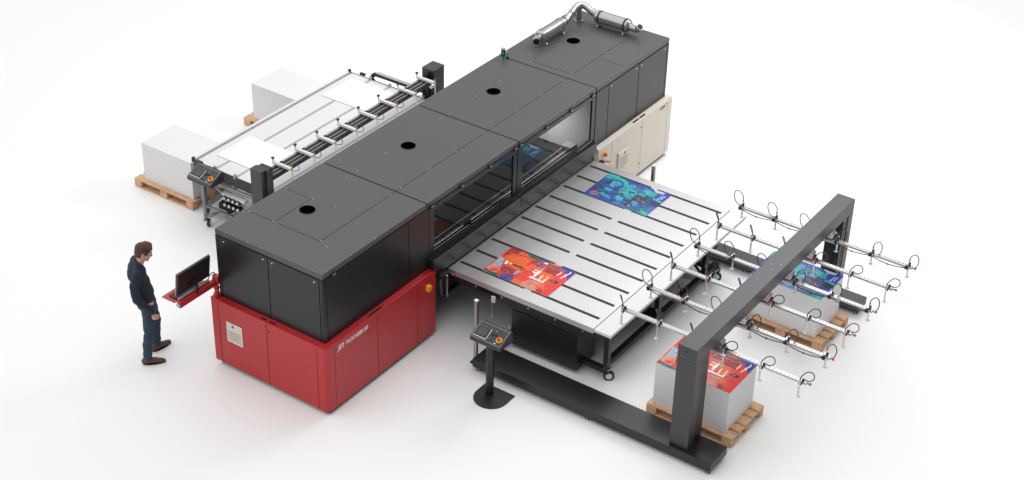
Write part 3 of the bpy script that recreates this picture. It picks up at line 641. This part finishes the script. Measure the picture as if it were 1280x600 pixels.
def suction_bar(near):
    """bar along y at local x=0"""
    s = -1 if near else 1
    b = MB().mat('alu')
    for dx in (-.021, .0, .021): b.box(dx-.009, dx+.009, -5.25, -2.72, Z0-.016, Z0+.012, .003, 1)
    b.box(-.026, .026, -5.24, -2.73, Z0-.012, Z0+.004)
    b.mat('railgrey')
    for i in range(50): b.box(-.031, .031, -2.76-i*.05-.004, -2.76-i*.05+.004, Z0-.010, Z0+.0135)
    b.mat('railgrey'); b.cyl((0, -5.24, Z0), (0, -5.285, Z0), .012)
    b.mat('redcap'); b.cyl((0, -5.27, Z0), (0, -5.30, Z0), .012, .019)
    bar = b.build('suction_bar', groot, local=True)
    for i, y in enumerate(CY):
        x = s*.052
        b = MB().mat('steel'); b.cyl((x, y, 1.165), (x, y, Z0+.035), .009, n=10); b.cyl((x, y, 1.19), (x, y, 1.28), .012, n=10)
        b.mat('clear'); b.cyl((x, y, 1.15), (x, y, 1.170), .030, .012, 16); b.mat('steel'); b.box(min(0, x)-.012, max(0, x)+.012, y-.014, y+.014, Z0+.012, Z0+.032, .003)
        b.build('suction_cup', bar, local=True)
        b = MB(); hx = -s*.0
        b.mat('dark'); b.box(x*.3-.018, x*.3+.018, y-.034, y-.006, Z0+.012, Z0+.05, .004); b.box(-.045, -.027, y-.02, y+.02, Z0-.03, Z0+.02, .003)
        b.mat('blue'); b.cyl((x*.3-.02, y-.022, Z0+.035), (x*.3-.034, y-.026, Z0+.035), .009, n=10); b.mat('clear'); b.box(x*.3+.0, x*.3+.022, y-.03, y-.01, Z0+.05, Z0+.062, .003)
        b.mat('orange'); b.cyl((x, y, Z0+.035), (x, y, Z0+.065), .010, n=10); b.mat('redcap'); b.cyl((x, y, Z0+.062), (x, y, Z0+.072), .011, n=10)
        b.build('valve', bar, local=True)
        # hose loop
        f = 1 if i < 3 else -1
        top = Z0+.075; R_ = .065
        if near: loop = [(x, y, top), (x-.01, y-.01*f, top+.05), (x+.03, y+.04, top+.12), (x+.07, y+.085, top+.10), (x+.07, y+.05, top+.02), (x+.03, y-.0, Z0+.05), (.0, y-.03, Z0+.035)] if i < 3 else \
                        [(x, y, top), (x, y-.01, top+.03), (x+.05, y-.05, top+.085), (x+.09, y-.12, top+.07), (x+.07, y-.15, top+.0), (x+.03, y-.10, Z0+.045), (.0, y-.04, Z0+.035)]
        else: loop = [(x, y, top), (x, y+.0, top+.06), (x-.01, y+.06, top+.14), (x-.02, y+.13, top+.12), (x-.03, y+.13, top+.03), (x-.05, y+.07, Z0+.02), (-.01, y-.01, Z0+.035)] if i < 3 else \
                     [(x, y, top), (x, y-.01, top+.05), (x, y-.07, top+.11), (x-.02, y-.13, top+.07), (x-.04, y-.13, top-.03), (x-.06, y-.08, Z0-.015), (-.02, y-.03, Z0+.02)]
        b = MB().mat('hose'); b.tube(loop, .0065, 6, smooth_iter=3); b.build('hose', bar, local=True)
    b = MB().mat('hose')
    pts = []
    for i in range(len(CY)-1):
        y0, y1 = CY[i]-.02, CY[i+1]+.02
        sag = .035 if not near else .01
        for t in (0, .25, .5, .75): pts.append((-.036 if not near else .036, y0+(y1-y0)*t, Z0-.012-sag*math.sin(math.pi*t)*1.1))
    pts.append((-.036 if not near else .036, CY[-1], Z0-.012))
    b.tube(pts, .0065 if not near else .004, 6, smooth_iter=1)
    b.mat('dark')
    for i in range(len(CY)-1): b.ball((-.036 if not near else .036, (CY[i]+CY[i+1])/2, Z0-.05 if not near else Z0-.02), .012, 8)
    b.build('air_line', bar, local=True)
    # clamp under the beam
    b = MB().mat('steel'); yc = -4.10
    b.box(-.055, .055, yc-.03, yc+.22, Z0+.035, Z0+.075, .006); b.cyl((-.05, yc-.0, Z0+.08), (.05, yc-.0, Z0+.08), .045, n=18)
    b.cyl((-.045, yc+.07, Z0+.0), (-.045, yc-.07, Z0+.0), .03, n=14); b.cyl((.05, yc+.05, Z0-.0), (.05, yc-.06, Z0+.0), .028, n=14)
    b.cyl((-.06, yc+.1, Z0+.05), (-.10, yc+.1, Z0+.05), .03, n=14)
    b.mat('dark'); b.cyl((-.101, yc+.1, Z0+.05), (-.104, yc+.1, Z0+.05), .018, n=12); b.box(-.03, .03, yc+.02, yc+.1, Z0+.075, 1.445-.0)
    b.cyl((-.02, yc-.05, Z0+.07), (.02, yc-.05, Z0+.07), .018, n=10)
    b.build('clamp', bar, local=True)
    return bar
bn = suction_bar(True); bf = suction_bar(False)
G0 = ROOTLOC[groot.name]
for k in range(6):
    src = bn if k % 2 == 0 else bf
    o = src if k < 2 else copy_tree(src, groot)
    o.location = Vector((3.965+(k-2.5)*.605, 0, 0))-G0
    o['group'] = 'suction bars of the gantry'

# light curtain poles
for (x, y, lab) in ((1.925, -.885, 'thin silver sensor pole beside the control pedestal'), (6.26, -.93, 'thin silver sensor pole beyond the far edge of the white table')):
    b = MB().mat('alu'); b.box(-.022, .0, -.024, .024, .0, .98, .002); b.mat('dark'); b.box(.001, .020, -.022, .022, .0, .97); b.mat('white'); b.box(-.023, .021, -.025, .025, .98, .995)
    b.mat('blacksteel'); b.box(-.05, .05, -.025, .06, .0, .012)
    z = 0.001
    o = b.build('sensor_pole'); o.location = (x, y, z); tag(o, lab, 'sensor pole', 'sensor poles')

# control pedestal
ped = thing('control_pedestal', (1.45, -1.45, 0), 'black control pedestal with a sloped button panel standing on a rounded floor plate', 'control panel')
b = MB().mat('blacksteel')
c0 = Vector((1.435, -1.485)); pts = []
for i in range(25):
    t = math.radians(90+i*180/24); pts.append((c0.x+.228*math.cos(t), c0.y+.228*math.sin(t)))
e1 = Vector(pts[-1]); e0 = Vector(pts[0]); dd = Vector((1, 0))
pts2 = pts+[tuple(e1+dd*.2), tuple(e0+dd*.2)]
b.prism(pts2, 0.001, .018); b.build('floor_plate', ped)
b = MB().mat('blacksteel'); b.cyl((1.49, -1.42, .018), (1.49, -1.42, 1.0), .052, n=24); b.build('column', ped)
console(ped, (1.43, -1.47, .90), math.radians(-90), .46, .27)

# ------------------------------------------------------------------ loading table (infeed)
lx0, lx1 = 2.50, 6.06
lroot = thing('loading_table', (4.28, 3.6, 0), 'long pale feed table behind the machine with grey rails and a small console', 'table')
b = MB().mat('feed'); b.box(lx0, lx1, 1.95, 4.60, .80, .86, .004); b.mat('railgrey')
for y in (4.21, 3.815, 3.15):
    b.box(lx0, lx1-.02, y-.018, y+.018, .8605, .8665, .002)
b.build('tabletop', lroot)
b = MB().mat('flap'); b.box(lx0-.02, lx1+.01, 4.625, 4.675, .82, .885, .004); b.mat('railgrey'); b.box(lx0, lx1, 4.603, 4.622, .80, .862); b.build('side_rail', lroot)
b = MB().mat('blacksteel'); b.box(lx0-.025, lx0-.002, 2.3, 4.63, .70, .868, .003); b.build('end_plate', lroot)
b = MB().mat('blacksteel'); b.box(lx1+.002, lx1+.02, 2.3, 4.63, .76, .86, .003); b.build('end_plate', lroot)
for x in (lx0-.01, lx1-.01):
    for y in (4.64, 4.21, 3.815, 3.15):
        b = MB().mat('blacksteel' if y > 4.5 else 'railgrey'); b.box(x-.02, x+.02, y-.02, y+.02, .84, .915, .004); b.build('end_stop', lroot)
b = MB().mat('alu'); b.box(lx0-.03, lx0+.01, 2.4, 4.32, .60, .655, .003); b.mat('dark'); b.box(lx0-.033, lx0-.029, 2.4, 4.3, .622, .630)
b.mat('blue'); b.box(lx0-.05, lx0, 4.20, 4.29, .655, .69, .004); b.mat('clear'); b.box(lx0-.05, lx0, 4.29, 4.36, .64, .68, .004); b.build('valve_rail', lroot)
b = MB().mat('clear')
b.box(2.42, 2.50, 3.60, 4.05, .52, .56, .004)
b.mat('railgrey'); b.box(2.47, 2.49, 3.66, 4.04, .33, .58, .003)
for j in range(2):
    for i in range(4):
        y = 3.72+i*.085; z = .50-j*.11-(.0)
        b.mat('dark'); b.cyl((2.40, y+.0, z), (2.47, y, z), .034, n=14); b.mat('clear'); b.cyl((2.385, y, z), (2.40, y, z), .022, n=14)
b.build('vacuum_valves', lroot)
for y in (4.47,):
    for x in (lx0+.0, lx1-.06):
        b = MB().mat('alu'); b.box(x-.022, x+.022, y-.022, y+.022, .14, .80, .003); b.mat('dark'); b.box(x-.0235, x-.0215, y-.006, y+.006, .15, .8); b.build('leg', lroot)
b = MB().mat('alu'); b.box(lx0-.02, lx0+.02, 2.4, 4.50, .12, .16, .003); b.box(lx0, lx1, 4.45, 4.49, .12, .16, .003)
b.mat('clear'); b.tube([(lx0, 4.32, .58), (lx0, 3.60, .05+.1)], .024, 4); b.tube([(lx0+.1, 4.30, .22), (lx0+.1, 3.95, .60)], .022, 4)
b.mat('dark'); b.tube([(lx0-.02, 4.30, .57), (lx0-.02, 3.60, .14)], .008, 4); b.box(lx0+.04, lx0+.3, 4.0, 4.25, .16, .26, .006); b.build('base_frame', lroot)
caster(lroot, 2.50, 4.44, .06, .8, top=.13); caster(lroot, 2.72, 4.25, .06, 1.4, top=.13); caster(lroot, 5.98, 4.44, .06, .8, top=.13)
con = console(lroot, (2.18, 4.10, .86), math.radians(-90), .46, .27)
b = MB().mat('blacksteel'); b.box(2.28, 2.50, 4.05, 4.35, .82, .87, .004); b.box(2.26, 2.32, 4.24, 4.36, .80, 1.02, .006); b.box(2.3,2.36,4.3,4.42,.93,1.02,.01); b.build('console_bracket', lroot)
b = MB().mat('alu'); b.box(2.24, 2.28, 4.23, 4.27, .12, .86, .003); b.mat('dark'); b.box(2.238, 2.241, 4.245, 4.255, .14, .8); b.build('console_post', lroot)
b = MB().mat('alu'); b.box(2.22, 2.5, 4.23, 4.27, .09, .13, .003); b.build('console_foot', lroot)
caster(lroot, 2.30, 4.22, .055, .5, top=.1)
# cable chain at the far end
b = MB().mat('dark'); b.tube([(6.12, 4.19, .80), (6.12, 4.25, .86), (6.14, 4.20, .93), (6.14, 4.1, .935), (6.14, 3.2, .935)], .035, 6, smooth_iter=1); b.mat('railgrey'); b.box(6.11, 6.17, 3.2, 4.14, .965, .975); b.mat('dark'); b.box(6.08, 6.12, 4.36, 4.46, .86, .9, .005); b.build('cable_chain', lroot)
for (x0, lab) in ((2.80, 'blank white sheet lying on the near half of the loading table'), (5.17, 'blank white sheet lying on the far half of the loading table')):
    b = MB().mat('sheet'); b.box(x0, x0+.72, 3.45, 4.47, .867, .871); o = b.build('blank_sheet'); recenter(o, (x0+.36, 3.96, .867)); tag(o, lab, 'paper sheet', 'blank sheets')

# loading gantry
h = thing('loading_gantry', (4.28, 3.12, 0), 'slim gantry with two dark posts and white suction arms above the pale feed table', 'gantry')
b = MB().mat('charcoal'); b.box(2.215, 2.345, 3.03, 3.24, 0.02, 1.35, .004); b.mat('blacksteel'); b.box(2.345, 2.43, 3.01, 3.21, .02, 1.345, .003); b.mat('charcoal'); b.box(2.30, 2.345, 3.0, 3.04, .02, 1.345, .003); b.build('post', h)
b = MB().mat('charcoal'); b.box(6.14, 6.42, 3.01, 3.24, 1.33, 1.352, .003); b.mat('blacksteel'); b.box(6.145, 6.415, 3.01, 3.24, .02, 1.33, .003); b.mat('dark'); b.box(6.12, 6.146, 3.09, 3.12, .1, 1.3); b.build('post', h)
b = MB().mat('dark'); b.box(2.43, 6.14, 3.005, 3.175, 1.135, 1.195, .003)
b.mat('railgrey'); b.box(2.43, 6.14, 3.03, 3.04, 1.195, 1.20); b.box(2.43, 6.14, 3.10, 3.11, 1.195, 1.20)
b.mat('alu'); b.box(2.43, 6.14, 3.178, 3.215, 1.13, 1.20, .003); b.build('cross_beam', h)
b = MB().mat('steel'); b.cyl((6.0, 3.2, 1.16), (6.14, 3.2, 1.16), .04); b.cyl((6.05, 3.0, 1.12), (6.14, 3.0, 1.12), .035); b.build('drive_unit', h)
b = MB().mat('flap'); b.box(-.024, .024, 2.90, 3.235, 1.212, 1.25, .003)
arm = b.build('suction_arm', h, local=True)
b = MB().mat('dark'); b.cyl((-.01, 3.235, 1.285), (-.01, 3.235, 1.31), .014, .028, 12); b.mat('steel'); b.cyl((-.01, 3.235, 1.2), (-.01, 3.235, 1.285), .01, n=8); b.build('knob', arm, local=True)
b = MB().mat('blue'); b.box(.024, .05, 3.08, 3.11, 1.21, 1.235, .002); b.mat('dark'); b.box(.02, .09, 3.14, 3.17, 1.20, 1.235, .003); b.build('valve', arm, local=True)
b = MB().mat('steel'); b.cyl((0, 2.885, .95), (0, 2.885, 1.26), .009, n=8); b.mat('orange'); b.cyl((0, 2.885, 1.26), (0, 2.885, 1.30), .011, n=8); b.mat('clear'); b.cyl((0, 2.885, .93), (0, 2.885, .955), .03, .012, 12); b.build('suction_cup', arm, local=True)
b = MB().mat('hose'); b.tube([(0, 2.885, 1.30), (0.01, 2.87, 1.335), (.02, 2.81, 1.34), (.03, 2.77, 1.29), (.02, 2.79, 1.23), (0, 2.87, 1.215)], .0055, 6, smooth_iter=2); b.build('hose', arm, local=True)
H0 = ROOTLOC[h.name]
for k in range(8):
    o = arm if k == 0 else copy_tree(arm, h)
    o.location = Vector((2.69+.4752*k, 0, 0))-H0; o['group'] = 'suction arms of the loading gantry'

# ------------------------------------------------------------------ monitor on red arm
mt = thing('monitor_station', (-.03, 1.78, 1.03), 'black monitor on a red swing arm at the corner of the red cabinet', 'monitor')
b = MB().mat('red'); b.cyl((-.02, 1.77, 1.035), (-.02, 1.77, 1.075), .045, n=20); b.cyl((-.02, 1.77, 1.07), (-.02, 1.77, 1.30), .03, n=20); b.cyl((-.02, 1.77, 1.15), (-.02, 1.77, 1.17), .038, n=20); b.cyl((-.02, 1.77, 1.26), (-.02, 1.77, 1.345), .045, n=20); b.build('arm_post', mt)
b = MB().mat('red'); b.box(-.69, .02, 1.735, 1.80, 1.215, 1.30, .014); b.mat('railgrey'); b.cyl((-.695, 1.767, 1.257), (-.688, 1.767, 1.257), .032, n=16); b.build('arm', mt)
b = MB().mat('red'); b.box(-.72, -.15, 1.80, 2.02, 1.292, 1.302, .003); b.build('shelf', mt)
b = MB().mat('blacksteel'); b.box(-.66, -.26, 1.82, 1.95, 1.303, 1.322, .004); b.build('keyboard', mt)
T = Matrix.Translation(Vector((-.36, 1.81, 1.51))) @ Matrix.Rotation(math.radians(8), 4, 'X')
b = MB().mat('black'); b.box(-.285, .285, -.016, .012, -.165, .165, .008, M4=T); b.mat('railgrey'); b.box(-.290, .290, .010, .022, -.170, .170, .004, M4=T); b.mat('screen'); b.box(-.275, .275, .0215, .0235, -.155, .155, M4=T); dsp = b.build('display', mt)
b = MB().mat('dark'); b.box(-.035, .035, -.040, -.015, -.12, -.05, .006, M4=T); b.tube([(-.36, 1.77, 1.40), (-.37, 1.745, 1.37), (-.38, 1.735, 1.27)], .016, 6); b.build('mount', mt)
b = MB().mat('railgrey'); b.tube([(-.65, 1.80, 1.315), (-.12, 1.80, 1.315)], .018, 8); b.mat('hose'); b.tube([(-.12, 1.80, 1.33), (-.09, 1.80, 1.38), (-.03, 1.79, 1.40), (-.01, 1.78, 1.33)], .007, 6, smooth_iter=2); b.build('cable', mt)

# ------------------------------------------------------------------ person
pr_ = thing('person', (-.47, 2.54, 0), 'standing person in navy sweater, blue jeans and brown shoes, looking down at the monitor', 'person', rz=math.radians(-41))
def cone_cap(bm, p0, r0, p1, r1, sc=None):
    p0 = Vector(p0); p1 = Vector(p1); n = 5
    for i in range(n+1):
        pass
    b = bmesh.new(); bmesh.ops.create_uvsphere(b, u_segments=18, v_segments=12, radius=1)
    d = (p1-p0); Ld = d.length; rot = d.to_track_quat('Z', 'Y').to_matrix().to_4x4() if Ld > 1e-6 else Matrix.Identity(4)
    for v in b.verts:
        c = v.co.copy()
        if c.z >= 0: v.co = Vector((c.x*r1, c.y*r1, c.z*r1+Ld))
        else: v.co = Vector((c.x*r0, c.y*r0, c.z*r0))
    bmesh.ops.transform(b, matrix=Matrix.Translation(p0) @ rot, verts=b.verts)
    me = bpy.data.meshes.new('t'); b.to_mesh(me); b.free(); bm.from_mesh(me); bpy.data.meshes.remove(me)
def ell(bm, c, r, rot=None):
    b = bmesh.new(); bmesh.ops.create_uvsphere(b, u_segments=24, v_segments=16, radius=1)
    m = Matrix.Translation(Vector(c)) @ (Matrix.Rotation(math.radians(rot), 4, 'Y') if rot else Matrix.Identity(4)) @ Matrix.Diagonal((*r, 1))
    bmesh.ops.transform(b, matrix=m, verts=b.verts)
    me = bpy.data.meshes.new('t'); b.to_mesh(me); b.free(); bm.from_mesh(me); bpy.data.meshes.remove(me)
def chain(bm, pts):
    for (a, ra), (c, rc) in zip(pts[:-1], pts[1:]): cone_cap(bm, a, ra, c, rc)
def melt(name, bm, mk, voxel=.008, smooth=6, parent=None, extra=None):
    me = bpy.data.meshes.new(name); bm.to_mesh(me); bm.free()
    o = bpy.data.objects.new(name+'_tmp', me); COL.objects.link(o)
    r = o.modifiers.new('r', 'REMESH'); r.mode = 'VOXEL'; r.voxel_size = voxel
    s = o.modifiers.new('s', 'SMOOTH'); s.factor = .5; s.iterations = smooth
    if extra:
        tx = bpy.data.textures.new(name, 'CLOUDS'); tx.noise_scale = extra[0]
        dsp_ = o.modifiers.new('d', 'DISPLACE'); dsp_.texture = tx; dsp_.strength = extra[1]; dsp_.mid_level = .5
    bpy.context.view_layer.update(); dg = bpy.context.evaluated_depsgraph_get()
    m2 = bpy.data.meshes.new_from_object(o.evaluated_get(dg)); bpy.data.objects.remove(o)
    m2.materials.clear(); m2.materials.append(M[mk]); m2.polygons.foreach_set('use_smooth', [True]*len(m2.polygons))
    m2.name = name; p = bpy.data.objects.new(name, m2); COL.objects.link(p); p.parent = parent; ROOTLOC[p.name] = Vector((0, 0, 0)); return p
# joints (x forward, y left, z up)
hipR, hipL = (-.01, -.09, .90), (-.01, .09, .90)
kneeR, kneeL = (-.045, -.12, .49), (.05, .13, .49)
ankR, ankL = (-.10, -.135, .085), (.03, .150, .085)
shR, shL = (-.065, -.185, 1.40), (-.065, .185, 1.40)
elR, elL = (-.13, -.235, 1.08), (-.12, .230, 1.09)
wrR, wrL = (.025, -.205, .81), (.01, .19, .84)
headc = Vector((.045, 0, 1.622))
HR = Matrix.Rotation(math.radians(17), 3, 'Y')
def hd(v): return headc + HR @ Vector(v)
# skin body
b = bmesh.new()
chain(b, [((-.03, 0, .92), .09), ((-.035, 0, 1.1), .085), ((-.05, 0, 1.3), .085), ((-.045, 0, 1.42), .060), ((-.01, 0, 1.49), .054), ((.025, 0, 1.56), .056)])
ell(b, hd((-.008, 0, .02)), (.094, .074, .108), 31)
ell(b, hd((.035, 0, -.045)), (.058, .054, .070), 31)
cone_cap(b, hd((.088, 0, .012)), .011, hd((.108, 0, -.030)), .015)       # nose
ell(b, hd((.082, 0, -.062)), (.018, .026, .010), 17); ell(b, hd((.070, 0, -.098)), (.022, .026, .018), 17)
ell(b, hd((.078, 0, .030)), (.020, .052, .010), 17)                                      # brow
for s in (-1, 1):
    ell(b, hd((-.008, s*.076, -.012)), (.018, .010, .030), 7)
    ell(b, hd((.05, s*.045, -.03)), (.030, .022, .028), 17)
for sh, el, wr, s in ((shR, elR, wrR, -1), (shL, elL, wrL, 1)):
    chain(b, [(sh, .040), (el, .032), (wr, .025)])
    S0 = Vector(wr); d = Vector((.35, s*-.25, -1)).normalized(); side = Vector((.9, 0, .3)).normalized(); inn = Vector((0, -s, 0))
    palm = S0+d*.055
    cone_cap(b, S0+d*.02, .027, palm+d*.01, .024); cone_cap(b, palm-side*.022, .018, palm+side*.022, .018)
    cone_cap(b, palm-side*.026+d*.025, .015, palm+side*.026+d*.025, .015)
    for fi, (off, ln_) in enumerate(((.030, .066), (.011, .074), (-.009, .068), (-.028, .052))):
        k0 = palm+side*off+d*.032; k1 = k0+(d*.9+inn*.35).normalized()*ln_*.45; k2 = k1+(d*.55+inn*.85).normalized()*ln_*.33; k3 = k2+(d*.1+inn*1.0).normalized()*ln_*.25
        chain(b, [(k0, .0098), (k1, .0092), (k2, .0085), (k3, .0075)])
    t0 = S0+d*.03+side*.022; t1 = t0+(side*.75+d*.7+inn*.2).normalized()*.036; t2 = t1+(side*.25+d*.9+inn*.4).normalized()*.030
    chain(b, [(t0, .013), (t1, .011), (t2, .009)])
for hp, kn, an in ((hipR, kneeR, ankR), (hipL, kneeL, ankL)): chain(b, [(hp, .075), (kn, .05), (an, .036)])
body = melt('body', b, 'skin', .0050, 3, pr_)
# sweater
b = bmesh.new()
for (c, r) in (((-.035, 0, .965), (.118, .165, .08)), ((-.03, 0, 1.05), (.125, .165, .13)), ((-.045, 0, 1.18), (.122, .168, .15)), ((-.065, 0, 1.32), (.122, .185, .14)), ((-.06, 0, 1.39), (.098, .170, .088))): ell(b, c, r)
for s in (-1, 1): cone_cap(b, (-.045, s*.05, 1.462), .05, (-.065, s*.17, 1.40), .068)
chain(b, [(shR, .070), ((-.12, -.225, 1.25), .060), (elR, .056), ((-.05, -.222, .955), .048), ((.005, -.208, .865), .041), ((.012, -.207, .845), .043)])
chain(b, [(shL, .070), ((-.12, .22, 1.26), .060), (elL, .056), ((-.06, .215, .98), .048), ((-.005, .195, .875), .042)])
cone_cap(b, (-.045, 0, 1.455), .066, (-.03, 0, 1.475), .062)
melt('sweater', b, 'sweater', .0085, 4, pr_, (.07, .022))
# jeans
b = bmesh.new()
ell(b, (-.025, 0, .90), (.118, .155, .10)); ell(b, (-.05, 0, .86), (.115, .150, .09))
chain(b, [((-.02, -.085, .86), .098), ((-.03, -.11, .68), .084), (kneeR, .070), ((-.085, -.13, .28), .063), ((-.098, -.135, .11), .058)])
chain(b, [((-.02, .085, .86), .098), ((.02, .115, .68), .084), (kneeL, .070), ((.035, .142, .28), .063), ((.032, .15, .11), .058)])
melt('jeans', b, 'denim', .0085, 3, pr_, (.05, .022))
# shoes
for an, ang in ((ankR, -2), (ankL, 33)):
    R_ = Matrix.Rotation(math.radians(ang), 3, 'Z'); A = Vector((an[0], an[1], 0))
    b = bmesh.new(); P = lambda x, y, z: A+R_ @ Vector((x, y, z))
    chain(b, [(P(-.045, 0, .048), .042), (P(.02, 0, .055), .044), (P(.10, 0, .042), .040), (P(.165, 0, .034), .033), (P(.20, .0, .030), .024)])
    chain(b, [(P(-.03, 0, .06), .042), (P(-.01, 0, .11), .044)])
    ell(b, P(.11, .012, .034), (.05, .044, .032))
    for v in b.verts:
        if v.co.z < .006: v.co.z = .006+(v.co.z-.006)*.05
    melt('shoe', b, 'leather', .006, 2, pr_)
    sole = MB().mat('dark'); out = []
    for i in range(28):
        t = 2*math.pi*i/28; x = .075+.150*math.cos(t); y = (.044-.006*math.cos(t))*math.sin(t); p = P(x, y, 0); out.append((p.x, p.y))
    sole.prism(out, .0, .014); sole.build('sole', pr_, local=True)
# hair
b = bmesh.new()
ell(b, hd((-.020, 0, .050)), (.102, .084, .086), 25)
ell(b, hd((-.048, 0, .005)), (.066, .078, .085), 17); ell(b, hd((.048, .0, .088)), (.052, .066, .034), 39)
ell(b, hd((.02, .02, .110)), (.07, .06, .03), 17); 
for s in (-1, 1): ell(b, hd((.018, s*.066, .030)), (.030, .014, .038), 17)
hr = melt('hair', b, 'hair', .006, 1, pr_, (.018, .016))
for s in (-1, 1):
    e = MB().mat('eye'); c = hd((.082, s*.030, .008)); e.ball(c, .010, 10); e.mat('dark'); e.ball(c+Vector((.006, 0, -.003)), .0058, 8); e.build('eye', body, local=True)
    e = MB().mat('hair'); e.tube([hd((.088, s*.050, .030)), hd((.099, s*.030, .036)), hd((.099, s*.014, .031))], .0042, 6); e.build('eyebrow', body, local=True)
e = MB().mat('lips'); e.ball(hd((.095, 0, -.062)), .008, 10, (.8, 2.3, .7)); e.build('lips', body, local=True)

def lean(o):
    for v in o.data.vertices: v.co.x -= .05*min(1, max(0, (v.co.z-.85)/.45))
    for c in o.children: lean(c)
for c in pr_.children: lean(c)
# ------------------------------------------------------------------ camera, light, view
R_ = [[0.573143, -0.819122, 0.0233696], [0.4314434, 0.3258829, 0.8412235], [-0.6966804, -0.4720587, 0.5401823]]
cam = bpy.data.cameras.new('camera'); co = bpy.data.objects.new('camera', cam); COL.objects.link(co)
m4 = Matrix.Identity(4)
for r in range(3):
    for c in range(3): m4[c][r] = R_[r][c]
for c in range(3): m4[c][3] = [-12.2267, -10.994, 13.0808][c]
co.matrix_world = m4; cam.sensor_width = 36; cam.lens = 36*2071.582/1280; cam.clip_end = 400; cam.clip_start = .5
cam.shift_x = (640-639.956)/1280; cam.shift_y = -(300-299.853)/1280
S.camera = co
w = bpy.data.worlds.new('World'); S.world = w; w.use_nodes = True
bg = w.node_tree.nodes['Background']; bg.inputs['Color'].default_value = (1, 1, 1, 1); bg.inputs['Strength'].default_value = 0.17
def area(name, loc, tgt, size, power, col=(1, 1, 1)):
    l = bpy.data.lights.new(name, 'AREA'); l.size = size; l.energy = power; l.color = col
    o = bpy.data.objects.new(name, l); COL.objects.link(o); o.location = loc
    o.rotation_euler = (Vector(tgt)-Vector(loc)).to_track_quat('-Z', 'Y').to_euler(); return o
sl = bpy.data.lights.new('studio_dome_light', 'SUN'); sl.energy = 2.86; sl.angle = math.radians(118)
so = bpy.data.objects.new('studio_dome_light', sl); COL.objects.link(so); so.location = (0, 0, 20)
so.rotation_euler = Vector((.14, -.42, -1)).to_track_quat('-Z', 'Y').to_euler()
area('far_softbox', (10.5, -1.5, 7.5), (6.2, .8, 1.5), 5, 360)
il = area('inner_panel_fill', (4.75, 1.25, 1.70), (6.07, .75, 1.30), .4, 4.5)  # unseen fill light added under the hood to brighten the end panel
il.data.spread = math.radians(55)
S.view_settings.view_transform = 'Standard'; S.view_settings.look = 'None'; S.view_settings.exposure = 0.04; S.view_settings.gamma = 1.0
S.cycles.max_bounces = 6; S.cycles.transparent_max_bounces = 8
